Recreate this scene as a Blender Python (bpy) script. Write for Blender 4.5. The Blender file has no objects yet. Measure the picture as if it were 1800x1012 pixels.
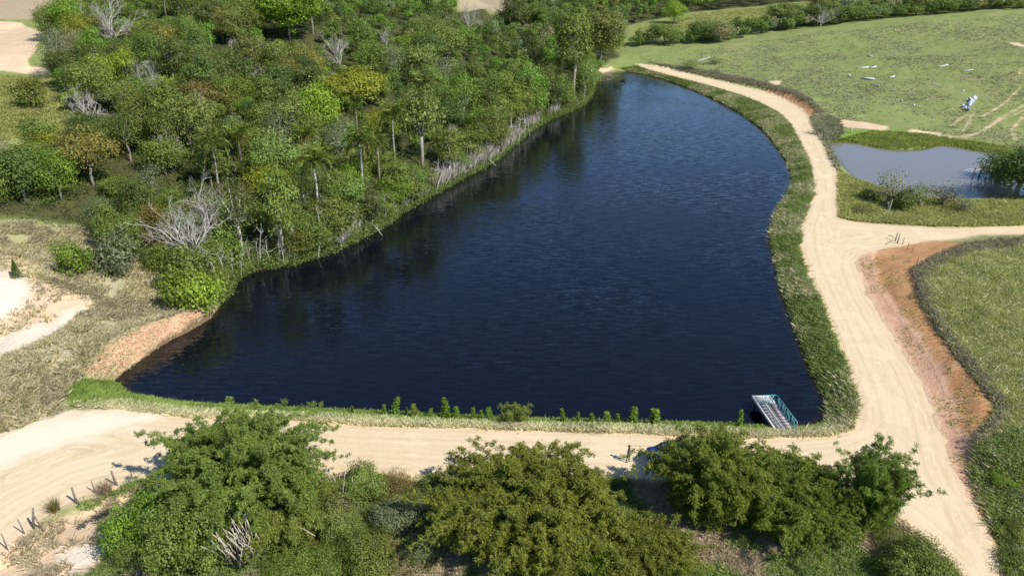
import bpy, math
import numpy as np
from mathutils import Vector
R = math.radians
sc = bpy.context.scene
COL = sc.collection
rng = np.random.RandomState(7)

# ------------------------------------------------------------------ camera
CAMZ, PITCH, FPX = 43.0, R(23.6), 1400.0
cam_d = bpy.data.cameras.new('camera'); cam = bpy.data.objects.new('camera', cam_d); COL.objects.link(cam)
cam.location = (0, 0, CAMZ); cam.rotation_euler = (R(90) - PITCH, 0, 0)
cam_d.lens = 28.0; cam_d.sensor_width = 36.0; cam_d.clip_start = 0.5; cam_d.clip_end = 6000
sc.camera = cam
cp, sp = math.cos(PITCH), math.sin(PITCH)

def rays(px):
    px = np.atleast_2d(np.asarray(px, float))
    u = (px[:, 0] - 900) / FPX; v = (506 - px[:, 1]) / FPX
    return np.stack([u, cp + v * sp, -sp + v * cp], 1)
def unproj(px, z):
    d = rays(px); t = (np.asarray(z, float) - CAMZ) / d[:, 2]
    return d[:, :2] * t[:, None]
def project(P):
    P = np.atleast_2d(P); x = P[:, 0]; y = P[:, 1]; z = P[:, 2] - CAMZ
    Z = y * cp - z * sp; V = y * sp + z * cp
    return np.stack([900 + FPX * x / Z, 506 - FPX * V / Z, Z], 1)

# ------------------------------------------------------------------ noise, distances
def _hash(ix, iy, s):
    n = (ix.astype(np.int64) * 374761393 + iy.astype(np.int64) * 668265263 + s * 2147483647) & 0x7fffffff
    n = ((n ^ (n >> 13)) * 1274126177) & 0x7fffffff
    return ((n ^ (n >> 16)) & 0xffff) / 65535.0
def vnoise(x, y, s=0):
    ix = np.floor(x); iy = np.floor(y); fx = x - ix; fy = y - iy
    fx = fx * fx * (3 - 2 * fx); fy = fy * fy * (3 - 2 * fy)
    a = _hash(ix, iy, s); b = _hash(ix + 1, iy, s); c = _hash(ix, iy + 1, s); d = _hash(ix + 1, iy + 1, s)
    return (a * (1 - fx) + b * fx) * (1 - fy) + (c * (1 - fx) + d * fx) * fy
def fbm(x, y, s=0, o=3):
    r = 0; a = .5; t = 0
    for k in range(o):
        r = r + a * vnoise(x * 2 ** k, y * 2 ** k, s + k); t += a; a *= .5
    return r / t
def seg_dist(P, A, zA=None, closed=False):
    d2 = np.full(len(P), 1e18); z = np.zeros(len(P)); n = len(A)
    for i in range(n if closed else n - 1):
        a = A[i]; b = A[(i + 1) % n]; ab = b - a; L = max(1e-9, ab @ ab)
        t = np.clip(((P - a) @ ab) / L, 0, 1)
        q = P - a - t[:, None] * ab; dd = (q * q).sum(1)
        m = dd < d2; d2[m] = dd[m]
        if zA is not None: z[m] = (zA[i] * (1 - t) + zA[(i + 1) % n] * t)[m]
    return np.sqrt(d2), z
def inside(P, A):
    c = np.zeros(len(P), bool); n = len(A); x = P[:, 0]; y = P[:, 1]
    for i in range(n):
        x0, y0 = A[i]; x1, y1 = A[(i + 1) % n]
        if y0 == y1: continue
        m = ((y0 > y) != (y1 > y)) & (x < (x1 - x0) * (y - y0) / (y1 - y0) + x0)
        c ^= m
    return c
def sdist(P, A):
    d, _ = seg_dist(P, A, closed=True)
    return np.where(inside(P, A), -d, d)
def smooth_poly(A, it=1):
    for _ in range(it):
        n = len(A); B = []
        for i in range(n):
            a = A[i]; b = A[(i + 1) % n]
            B += [a * .75 + b * .25, a * .25 + b * .75]
        A = np.array(B)
    return A

# ------------------------------------------------------------------ outlines measured on the photograph, laid on the ground
LAKE = smooth_poly(unproj([(196,675),(215,655),(240,638),(290,602),(340,577),(380,551),(395,520),(405,500),(425,480),(470,472),(540,458),(600,436),(650,410),(690,384),(740,352),(790,325),(830,303),(870,283),(905,250),(950,216),(1000,196),(1030,180),(1043,152),(1050,134),(1075,126),(1110,126),(1150,134),(1200,149),(1250,171),(1300,197),(1342,227),(1367,257),(1387,287),(1395,320),(1380,350),(1362,378),(1354,410),(1360,445),(1370,480),(1376,510),(1393,560),(1408,600),(1423,640),(1438,670),(1453,698),(1458,722),(1448,742),(1420,750),(1380,752),(1330,750),(1250,747),(1150,744),(1050,742),(950,739),(850,736),(750,732),(650,727),(560,723),(480,720),(400,716),(330,712),(270,704),(222,694)], 0.0))
POND = smooth_poly(unproj([(1448,249),(1500,250),(1560,264),(1620,264),(1650,254),(1680,258),(1740,270),(1790,276),(1840,288),(1870,310),(1850,332),(1760,352),(1700,352),(1600,345),(1540,328),(1500,314),(1480,292),(1458,264)], 0.0))
ROAD = unproj([(-160,800),(-60,785),(0,770),(60,747),(130,722),(200,719),(300,729),(450,738),(560,743),(700,749),(850,753),(1000,757),(1100,759),(1200,765),(1300,769),(1400,768),(1460,763),(1498,750),(1510,733),(1508,700),(1490,650),(1470,600),(1450,550),(1433,510),(1418,475),(1408,440),(1407,400),(1418,370),(1430,340),(1430,310),(1420,280),(1405,250),(1390,220),(1370,200),(1330,179),(1280,161),(1220,144),(1160,128),(1120,115),(1118,112),(1130,113),(1180,123),(1240,137),(1300,151),(1350,163),(1385,177),(1412,194),(1428,214),(1442,238),(1455,265),(1472,300),(1474,330),(1470,360),(1474,384),(1500,390),(1560,395),(1640,400),(1720,400),(1800,397),(1960,392),(1960,411),(1800,412),(1720,413),(1690,419),(1620,426),(1580,432),(1540,440),(1512,448),(1506,462),(1511,482),(1527,520),(1551,560),(1576,600),(1606,650),(1632,700),(1647,740),(1658,780),(1672,830),(1702,880),(1732,940),(1766,1012),(1800,1090),(1730,1100),(1690,1012),(1650,970),(1600,925),(1560,890),(1500,868),(1420,856),(1300,850),(1100,842),(960,838),(800,836),(700,832),(620,826),(500,836),(400,832),(290,830),(240,846),(150,872),(80,908),(0,972),(-160,1080)], 1.2)
FIELD = unproj([(1604,486),(1645,452),(1700,428),(1800,418),(1990,414),(2100,600),(2050,800),(1800,830),(1735,775),(1752,728),(1740,700),(1700,652),(1660,592),(1622,535)], 2.3)

def anch(lst):
    a = np.array(lst, float); return unproj(a[:, :2], a[:, 2]), a[:, 2]
ANCH = [anch(l) for l in [
    [(1090,86,3),(1250,81,5),(1400,59,8),(1600,40,12),(1800,22,15.5),(2000,10,17)],
    [(1460,214,1.4),(1560,218,1.5),(1700,232,1.2),(1900,245,1.5)],
    [(1140,112,1.8),(1250,129,2.1),(1350,150,2.6),(1420,174,2.9),(1452,210,1.9)],
    [(1300,108,3.6),(1450,110,5.5),(1650,105,8),(1850,100,9.5)],
    [(1120,50,7),(1250,28,10.5),(1400,5,14),(1500,-8,16),(1800,-25,20)],
    [(700,-45,20),(1000,-50,22),(1300,-58,24),(1800,-62,25),(2300,-62,26)],
    [(980,40,9),(1040,70,4),(1075,95,2)],
    [(0,640,3),(100,610,3.2),(180,596,3.0),(260,566,2.8),(330,548,2.0),(365,540,1.2)],
    [(-200,500,7),(0,480,6),(150,470,4.8),(250,450,4.0),(340,425,3.2),(430,400,3.6),(560,350,4.4),(650,300,5),(750,250,5.5),(850,190,5.5),(930,150,5.5),(1000,110,5)],
    [(-200,320,11),(0,300,11),(150,280,10),(300,250,10),(450,200,11),(600,150,12),(750,100,12),(900,60,11),(1000,30,11)],
    [(-200,190,16),(0,180,16),(100,170,16),(250,110,18),(400,70,19),(600,40,20),(800,25,20),(950,0,18)],
    [(-200,90,20),(0,90,20),(80,60,21),(300,20,23),(600,-5,24)],
    [(-300,0,24),(0,0,24),(300,-22,26),(800,-18,24)],
    [(-300,-60,27),(0,-60,27),(500,-60,26)],
    [(-100,1060,-1.2),(60,1020,-.4),(200,960,-1.4),(300,930,-1.8),(430,930,-2.2),(640,915,-2.4),(960,925,-2.6),(1300,930,-2.4),(1500,930,-1.0),(1600,985,-.4)],
    [(-100,1300,-4),(400,1150,-4),(900,1100,-5),(1500,1150,-4),(1640,1200,-2)],
    [(1735,880,1.1),(1780,960,.7),(1850,1050,.4)],
    [(1900,860,2.4),(1990,1000,2)],
    [(1480,350,1.3),(1600,375,1.1),(1800,380,1.0)],
]]
far = np.array([(-3500,900,34),(-900,1300,40),(900,1500,46),(3500,1400,50)], float)
ANCH.append((far[:, :2], far[:, 2]))

# ------------------------------------------------------------------ ground grid
Y0, RAT, NR, NC = 10.0, 1.0088, 640, 540
ys = Y0 * RAT ** np.arange(NR)
def hw(y): return 1.12 * y + 42
us = np.linspace(-1, 1, NC)
GX = (us[None, :] * hw(ys)[:, None]); GY = np.repeat(ys[:, None], NC, 1)
P = np.stack([GX.ravel(), GY.ravel()], 1)
sd_lake = sdist(P, LAKE); sd_pond = sdist(P, POND); sd_road = sdist(P, ROAD); sd_field = sdist(P, FIELD)
num = 0; den = 0
def addw(d, z, p=2.0, k=1.0):
    global num, den
    w = k / (np.maximum(d, 0) ** p + 1e-4); num = num + w * z; den = den + w
addw(sd_lake, 0.0, 2, 0.25); addw(sd_pond, 0.0, 2, 0.25); addw(sd_road, 1.2, 2, .6); addw(sd_field, 2.3, 2, .5)
for A, z in ANCH:
    d, zz = seg_dist(P, A, z); addw(d, zz, 2)
H = num / den
edge = np.minimum(np.minimum(np.maximum(sd_lake, 0), np.maximum(sd_pond, 0)), np.maximum(sd_road, 0))
am = np.clip(edge / 4, 0, 1)
H = H + am * ((fbm(P[:, 0] / 9, P[:, 1] / 9, 3) - .5) * 1.1 + (fbm(P[:, 0] / 1.7, P[:, 1] / 1.7, 9) - .5) * .38)
H = H + (fbm(P[:, 0] / 60, P[:, 1] / 60, 31) - .5) * 4 * np.clip((edge - 20) / 70, 0, 1)
sdw = np.minimum(sd_lake, sd_pond)
H = np.where(sdw < 0, np.maximum(-3.0, sdw * .45) - .03, np.maximum(H, np.minimum(.05 + sdw * .5, .5)))
HG = H.reshape(NR, NC)
def sample(G, X, Y):
    X = np.asarray(X, float); Y = np.asarray(Y, float)
    r = np.clip(np.log(np.maximum(Y, Y0) / Y0) / math.log(RAT), 0, NR - 1.001); ir = r.astype(int); fr = r - ir
    c = np.clip((X / hw(Y) + 1) / 2 * (NC - 1), 0, NC - 1.001); ic = c.astype(int); fc = c - ic
    return (G[ir, ic] * (1 - fc) + G[ir, ic + 1] * fc) * (1 - fr) + (G[ir + 1, ic] * (1 - fc) + G[ir + 1, ic + 1] * fc) * fr
def hz(X, Y): return sample(HG, X, Y)
LK = sd_lake.reshape(NR, NC); PD = sd_pond.reshape(NR, NC); RD = sd_road.reshape(NR, NC); FD = sd_field.reshape(NR, NC)
def march(px):
    d = rays(px); n = len(d); t = np.full(n, 20.0); done = np.zeros(n, bool)
    for _ in range(900):
        x = d[:, 0] * t; y = d[:, 1] * t; z = CAMZ + d[:, 2] * t
        below = (z < hz(x, y)) | (y > 1500)
        done |= below
        if done.all(): break
        t = np.where(done, t, t * 1.006)
    lo = t / 1.006; hi = t
    for _ in range(12):
        m = (lo + hi) / 2; b = (CAMZ + d[:, 2] * m) < hz(d[:, 0] * m, d[:, 1] * m)
        hi = np.where(b, m, hi); lo = np.where(b, lo, m)
    x = d[:, 0] * hi; y = d[:, 1] * hi
    return np.stack([x, y, hz(x, y)], 1)

# ------------------------------------------------------------------ mesh helpers
def mesh(name, V, F, attrs=None, smooth=False):
    """F: (n,3) or (n,4) index array, or list of such arrays."""
    Fs = F if isinstance(F, list) else [F]
    Fs = [np.asarray(f, np.int32) for f in Fs if len(f)]
    me = bpy.data.meshes.new(name)
    V = np.asarray(V, np.float32)
    me.vertices.add(len(V)); me.vertices.foreach_set('co', V.ravel())
    idx = np.concatenate([f.ravel() for f in Fs]); tot = np.concatenate([np.full(len(f), f.shape[1], np.int32) for f in Fs])
    me.loops.add(len(idx)); me.loops.foreach_set('vertex_index', idx)
    me.polygons.add(len(tot)); st = np.concatenate([[0], np.cumsum(tot)[:-1]]).astype(np.int32)
    me.polygons.foreach_set('loop_start', st); me.polygons.foreach_set('loop_total', tot)
    if smooth: me.polygons.foreach_set('use_smooth', np.ones(len(tot), bool))
    for k, (dom, val) in (attrs or {}).items():
        a = me.attributes.new(k, 'FLOAT', dom); a.data.foreach_set('value', np.asarray(val, np.float32))
    me.update(); me.validate()
    return me
def link(name, me, mat=None, parent=None, loc=None):
    o = bpy.data.objects.new(name, me); COL.objects.link(o)
    if mat is not None and me is not None: me.materials.append(mat)
    if parent is not None: o.parent = parent
    if loc is not None: o.location = loc
    return o
def tag(o, label=None, cat=None, group=None, kind=None):
    if label: o['label'] = label
    if cat: o['category'] = cat
    if group: o['group'] = group
    if kind: o['kind'] = kind
    return o
def root(name, loc, label, cat, group=None, rz=0):
    o = bpy.data.objects.new(name, None); COL.objects.link(o); o.location = loc; o.rotation_euler = (0, 0, rz)
    o.empty_display_size = .3
    return tag(o, label, cat, group)
class MB:
    """collects simple solids into one mesh"""
    def __init__(s): s.V = []; s.Q = []; s.T = []; s.n = 0
    def add(s, V, Q=None, T=None):
        V = np.asarray(V, float); s.V.append(V)
        if Q is not None and len(Q): s.Q.append(np.asarray(Q) + s.n)
        if T is not None and len(T): s.T.append(np.asarray(T) + s.n)
        s.n += len(V)
    def tube(s, pts, rad, n=6, cap=True):
        pts = np.asarray(pts, float); m = len(pts); rad = np.broadcast_to(np.asarray(rad, float), (m,))
        d = np.gradient(pts, axis=0); d /= np.linalg.norm(d, axis=1)[:, None] + 1e-9
        ref = np.array([0, 0, 1.]) if abs(d[0, 2]) < .9 else np.array([1., 0, 0])
        a = np.cross(d, ref); a /= np.linalg.norm(a, axis=1)[:, None] + 1e-9; b = np.cross(d, a)
        th = np.arange(n) * 2 * math.pi / n
        V = pts[:, None] + rad[:, None, None] * (np.cos(th)[None, :, None] * a[:, None] + np.sin(th)[None, :, None] * b[:, None])
        V = V.reshape(-1, 3); Q = []
        i = np.arange(n); j = (i + 1) % n
        for k in range(m - 1): Q.append(np.stack([k * n + i, k * n + j, (k + 1) * n + j, (k + 1) * n + i], 1))
        T = []
        if cap:
            V = np.vstack([V, pts[:1], pts[-1:]])
            T = np.vstack([np.stack([j, i, np.full(n, m * n)], 1), np.stack([(m - 1) * n + i, (m - 1) * n + j, np.full(n, m * n + 1)], 1)])
        s.add(V, np.vstack(Q), T); return s
    def box(s, c, d, rz=0, M=None):
        x, y, z = np.array(d) / 2.
        V = np.array([(i * x, j * y, k * z) for k in (-1, 1) for j in (-1, 1) for i in (-1, 1)])
        if M is not None: V = V @ np.asarray(M).T
        ca, sa = math.cos(rz), math.sin(rz)
        V = np.stack([V[:, 0] * ca - V[:, 1] * sa, V[:, 0] * sa + V[:, 1] * ca, V[:, 2]], 1) + np.array(c)
        s.add(V, [(0, 2, 3, 1), (4, 5, 7, 6), (0, 1, 5, 4), (2, 6, 7, 3), (0, 4, 6, 2), (1, 3, 7, 5)]); return s
    def mesh(s, name, smooth=False, attrs=None):
        F = []
        if s.Q: F.append(np.vstack(s.Q))
        if s.T: F.append(np.vstack(s.T))
        return mesh(name, np.vstack(s.V), F, attrs, smooth)
def leafcards(Pt, Nn, L, W, rs, along=None):
    n = len(Pt)
    Nn = Nn / (np.linalg.norm(Nn, axis=1)[:, None] + 1e-9)
    t = rs.normal(size=(n, 3)) if along is None else along
    t = t - (t * Nn).sum(1)[:, None] * Nn; t /= np.linalg.norm(t, axis=1)[:, None] + 1e-9
    b = np.cross(Nn, t); L = np.broadcast_to(L, (n,))[:, None]; W = np.broadcast_to(W, (n,))[:, None]
    V = np.stack([Pt - t * L * .5, Pt + b * W * .5 - t * L * .05, Pt + t * L * .5, Pt - b * W * .5 - t * L * .05], 1).reshape(-1, 3)
    return V, np.arange(4 * n).reshape(n, 4)

# ------------------------------------------------------------------ materials
def nodes(name):
    m = bpy.data.materials.new(name); m.use_nodes = True; nt = m.node_tree; nt.nodes.clear()
    out = nt.nodes.new('ShaderNodeOutputMaterial'); return m, nt, out
class NT:
    def __init__(s, nt): s.nt = nt
    def n(s, t, **k):
        x = s.nt.nodes.new(t)
        for a, b in k.items(): setattr(x, a, b)
        return x
    def l(s, a, b): s.nt.links.new(a, b)
    def val(s, x, sock):
        if hasattr(x, 'is_output') or isinstance(x, bpy.types.NodeSocket): s.l(x, sock)
        else: sock.default_value = x
    def math(s, op, a, b=0.0, clamp=False):
        x = s.n('ShaderNodeMath', operation=op, use_clamp=clamp); s.val(a, x.inputs[0]); s.val(b, x.inputs[1]); return x.outputs[0]
    def mix(s, f, a, b):
        x = s.n('ShaderNodeMix', data_type='RGBA'); s.val(f, x.inputs[0])
        s.val(a if not isinstance(a, tuple) else (*a, 1), x.inputs[6]); s.val(b if not isinstance(b, tuple) else (*b, 1), x.inputs[7]); return x.outputs[2]
    def noise(s, vec, scale, detail=4, rough=.55, dist=0):
        x = s.n('ShaderNodeTexNoise'); x.inputs['Scale'].default_value = scale; x.inputs['Detail'].default_value = detail
        x.inputs['Roughness'].default_value = rough; x.inputs['Distortion'].default_value = dist
        if vec is not None: s.l(vec, x.inputs['Vector'])
        return x.outputs['Fac']
    def attr(s, name): x = s.n('ShaderNodeAttribute', attribute_name=name); return x.outputs['Fac']
    def step(s, v, a, b):
        x = s.n('ShaderNodeMapRange', interpolation_type='SMOOTHSTEP'); s.val(v, x.inputs[0]); x.inputs[1].default_value = a; x.inputs[2].default_value = b; return x.outputs[0]
    def scalevec(s, vec, sc3, rot=0):
        x = s.n('ShaderNodeMapping'); s.l(vec, x.inputs[0]); x.inputs['Scale'].default_value = sc3; x.inputs['Rotation'].default_value = (0, 0, rot); return x.outputs[0]

def leaf_mat(name, dark, light, trans=.3, rough=.55, objvar=.35):
    m, nt, out = nodes(name); N = NT(nt)
    t = N.attr('tint'); info = N.n('ShaderNodeObjectInfo'); geo = N.n('ShaderNodeNewGeometry')
    dark = tuple(x * 1.15 for x in dark); light = tuple(x * 1.25 for x in light)
    c = N.mix(t, dark, light)
    h = N.n('ShaderNodeHueSaturation'); N.l(c, h.inputs['Color'])
    N.l(N.math('ADD', N.math('MULTIPLY', info.outputs['Random'], .05), .475), h.inputs['Hue'])
    big = N.noise(geo.outputs['Position'], .35, 2)
    N.l(N.math('ADD', N.math('ADD', N.math('MULTIPLY', info.outputs['Random'], objvar), 1 - objvar / 2 - .25), N.math('MULTIPLY', big, .5)), h.inputs['Value'])
    p = N.n('ShaderNodeBsdfPrincipled'); N.l(h.outputs[0], p.inputs['Base Color']); p.inputs['Roughness'].default_value = rough
    p.inputs['Specular IOR Level'].default_value = .35
    tr = N.n('ShaderNodeBsdfTranslucent'); h2 = N.n('ShaderNodeHueSaturation'); N.l(h.outputs[0], h2.inputs['Color']); h2.inputs['Value'].default_value = 1.25; h2.inputs['Saturation'].default_value = 1.1
    N.l(h2.outputs[0], tr.inputs[0])
    mx = N.n('ShaderNodeMixShader'); mx.inputs[0].default_value = trans; N.l(p.outputs[0], mx.inputs[1]); N.l(tr.outputs[0], mx.inputs[2]); N.l(mx.outputs[0], out.inputs[0])
    return m
def solid_mat(name, c1, c2=None, rough=.8, scale=3.0, metal=0, spec=.3, bump=0, stretch=(1, 1, 1)):
    m, nt, out = nodes(name); N = NT(nt); tc = N.n('ShaderNodeTexCoord')
    vec = N.scalevec(tc.outputs['Object'], stretch)
    f = N.noise(vec, scale, 5, .6)
    col = N.mix(N.step(f, .3, .7), c1, c2 or tuple(x * .7 for x in c1))
    p = N.n('ShaderNodeBsdfPrincipled'); N.l(col, p.inputs['Base Color']); p.inputs['Roughness'].default_value = rough
    p.inputs['Metallic'].default_value = metal; p.inputs['Specular IOR Level'].default_value = spec
    if bump:
        b = N.n('ShaderNodeBump'); b.inputs['Strength'].default_value = bump; b.inputs['Distance'].default_value = .05; N.l(f, b.inputs['Height']); N.l(b.outputs[0], p.inputs['Normal'])
    N.l(p.outputs[0], out.inputs[0]); return m

LM = {
 'dark green':   leaf_mat('dark green leaves', (.036,.056,.011), (.138,.178,.034)),
 'mid green':    leaf_mat('mid green leaves', (.058,.084,.012), (.215,.265,.044)),
 'olive':        leaf_mat('olive leaves', (.070,.092,.018), (.230,.270,.055)),
 'bright green': leaf_mat('bright green leaves', (.060,.105,.010), (.210,.305,.030)),
 'yellow green': leaf_mat('yellow green leaves', (.100,.135,.012), (.320,.380,.034)),
 'vivid':        leaf_mat('vivid green leaves', (.045,.110,.010), (.190,.360,.022), objvar=.05),
 'golden':       leaf_mat('golden leaves', (.120,.130,.012), (.350,.330,.035), objvar=.05),
 'grey green':   leaf_mat('grey green leaves', (.080,.105,.045), (.240,.280,.130)),
 'brownish':     leaf_mat('brownish leaves', (.110,.105,.045), (.290,.270,.120)),
 'rust tinged':  leaf_mat('rust tinged leaves', (.085,.085,.016), (.260,.225,.045)),
 'pale':         leaf_mat('pale leaves', (.200,.240,.140), (.460,.500,.330)),
 'bamboo':       leaf_mat('bamboo leaves', (.072,.098,.014), (.270,.315,.060), .4, objvar=.1),
 'bamboo olive': leaf_mat('olive bamboo leaves', (.066,.080,.009), (.270,.285,.036), .38, objvar=.1),
 'bamboo deep':  leaf_mat('deep green bamboo leaves', (.048,.075,.008), (.215,.270,.032), .38, objvar=.1),
}
GM = {
 'dead': leaf_mat('bleached stems', (.26,.23,.19), (.46,.42,.36), .0),
 'grass_green': leaf_mat('green grass blades', (.105,.130,.035), (.280,.310,.095), .35),
 'grass_lush':  leaf_mat('lush grass blades', (.115,.155,.030), (.320,.360,.085), .4),
 'grass_mixed': leaf_mat('mixed grass blades', (.140,.138,.040), (.390,.365,.125), .35),
 'grass_dry':   leaf_mat('dry grass blades', (.280,.240,.140), (.600,.520,.330), .3),
 'grass_dark':  leaf_mat('dark scrub blades', (.110,.105,.060), (.310,.280,.170), .25),
}
M_BARK = solid_mat('grey bark', (.36,.32,.26), (.20,.17,.13), .9, 2.5, bump=.5)
M_PALE = solid_mat('bleached wood', (.56,.52,.46), (.38,.34,.29), .85, 2.0, bump=.3)
M_TWIG = solid_mat('grey twigs', (.42,.38,.32), (.30,.26,.21), .9, 2.0)
M_CULM = solid_mat('bamboo culms', (.33,.34,.12), (.20,.22,.07), .5, 2.0)
M_DRYCULM = solid_mat('dry bamboo canes', (.60,.53,.42), (.42,.36,.27), .7, 2.0)
M_POST = solid_mat('weathered post wood', (.28,.24,.20), (.13,.11,.09), .9, 6, bump=.4)

# ------------------------------------------------------------------ ground covers
def mp(px, it=1): return smooth_poly(march(px)[:, :2], it)
COVER = {
 'sand': [mp([(-80,440),(20,448),(75,462),(62,490),(110,508),(165,522),(172,540),(120,560),(100,578),(30,606),(-80,640)]),
          mp([(-80,36),(74,40),(76,62),(60,95),(46,118),(78,117),(92,132),(0,124),(-80,122)]),
          mp([(-30,985),(60,932),(160,885),(270,850),(300,850),(250,890),(215,930),(190,975),(130,1040),(-80,1060)]),
          mp([(1465,211),(1500,212),(1560,221),(1566,230),(1500,226),(1470,221)]), mp([(1590,227),(1650,231),(1662,240),(1604,239)]), mp([(1740,258),(1790,262),(1788,268),(1745,265)]),
          mp([(1030,111),(1080,115),(1082,121),(1035,119)]), mp([(1350,143),(1372,141),(1376,147),(1352,150)]), mp([(1764,74),(1800,78),(1830,86),(1800,84)]),
         
          mp([(540,880),(600,870),(610,900),(560,905)]), mp([(1640,960),(1600,925),(1560,890),(1600,890),(1660,960),(1700,1030),(1670,1030)])],
 'white': [mp([(-60,608),(40,580),(100,562),(150,533),(140,560),(110,585),(50,612),(-40,650)]), mp([(100,975),(150,950),(185,965),(150,1000),(120,1000)]),
           mp([(-80,775),(60,745),(130,722),(230,722),(300,732),(200,760),(60,800),(-80,850)]), mp([(0,560),(40,540),(60,505),(30,480),(-60,470),(-60,560)])],
 'pink': [mp([(140,664),(170,620),(210,588),(260,572),(300,560),(372,546),(382,556),(340,590),(290,615),(240,648),(205,670)]),
          mp([(1505,450),(1560,430),(1615,480),(1625,540),(1660,600),(1710,660),(1752,715),(1742,750),(1715,790),(1712,850),(1740,920),(1785,1012),(1760,1012),(1700,890),(1660,800),(1640,730),(1605,655),(1570,590),(1530,530),(1508,480)], 0),
          mp([(0,520),(110,510),(160,525),(150,545),(60,575),(0,600),(-60,600)])],
 'orange': [mp([(1548,424),(1600,416),(1700,424),(1688,442),(1648,452),(1608,482),(1618,525),(1655,588),(1703,650),(1752,712),(1742,748),(1700,775),(1690,720),(1662,650),(1622,590),(1588,550),(1550,500),(1538,455)]),
            mp([(1330,154),(1380,160),(1420,178),(1448,212),(1440,222),(1420,200),(1390,182),(1340,170)]), mp([(1480,386),(1530,380),(1560,392),(1500,392)]), mp([(100,1012),(180,985),(200,1000),(150,1040)])],
 'lush': [mp([(118,682),(160,668),(200,670),(225,692),(330,708),(560,720),(850,732),(1460,738),(1500,742),(1470,756),(850,741),(560,732),(330,717),(130,700)]),
          mp([(1450,236),(1540,228),(1640,236),(1800,264),(1850,285),(1790,280),(1680,270),(1640,262),(1560,268),(1500,254),(1450,250)])],
 'dry': [mp([(-80,400),(150,400),(300,470),(372,540),(250,575),(150,640),(118,680),(122,705),(40,745),(-80,790)]),
         mp([(640,930),(800,930),(870,1060),(560,1060)]), mp([(1150,930),(1500,960),(1600,1012),(1600,1080),(1150,1080)]),
         mp([(1600,450),(1700,420),(1800,415),(1850,420),(1700,450),(1640,470)])],
 'brown': [mp([(-80,-60),(110,-60),(112,8),(92,35),(-80,36)]), mp([(740,-60),(910,-60),(912,8),(895,26),(860,22),(795,8)])],
 'litter': [],
}
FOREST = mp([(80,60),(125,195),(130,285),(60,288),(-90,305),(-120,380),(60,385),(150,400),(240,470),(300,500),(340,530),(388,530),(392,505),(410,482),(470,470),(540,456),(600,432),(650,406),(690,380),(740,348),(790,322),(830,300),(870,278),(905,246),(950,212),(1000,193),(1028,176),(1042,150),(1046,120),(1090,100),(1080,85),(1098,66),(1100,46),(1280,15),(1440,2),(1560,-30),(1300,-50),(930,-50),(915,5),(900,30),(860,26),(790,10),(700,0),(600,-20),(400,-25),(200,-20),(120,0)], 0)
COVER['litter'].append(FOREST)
BELT = mp([(1088,84),(1150,80),(1260,76),(1330,62),(1400,52),(1500,40),(1600,30),(1700,22),(1850,12),(1990,0),(1990,-22),(1800,-14),(1600,8),(1480,24),(1400,40),(1300,62),(1200,72),(1110,78)], 0)
def trail(px, w):
    c = march(px)[:, :2]; return ('line', c, w)
TRAILS = [trail([(1830,140),(1795,152),(1765,182),(1730,204),(1700,208)], 0.16), trail([(1840,170),(1800,186),(1760,206),(1715,236),(1650,246)], 0.27), trail([(1840,178),(1800,194),(1740,222),(1700,244)], 0.20),
          trail([(1712,196),(1704,212),(1690,232)], 0.23), trail([(1800,205),(1780,225),(1785,250)], 0.23), trail([(1700,200),(1670,222)], 0.18), trail([(1800,118),(1785,140)], 0.16), trail([(1470,214),(1560,222)], 0.32), trail([(1600,232),(1700,240)], 0.27)]
attrs = {}
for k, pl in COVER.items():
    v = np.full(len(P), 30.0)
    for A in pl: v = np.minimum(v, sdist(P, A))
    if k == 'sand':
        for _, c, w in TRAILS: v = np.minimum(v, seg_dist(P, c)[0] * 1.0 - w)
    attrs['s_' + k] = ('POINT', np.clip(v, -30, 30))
attrs['s_road'] = ('POINT', np.clip(sd_road, -30, 30)); attrs['s_water'] = ('POINT', np.clip(sdw, -30, 30))
CV = {k: attrs['s_' + k][1].reshape(NR, NC) for k in COVER}
def cov(k, X, Y): return sample(CV[k], X, Y)

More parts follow.
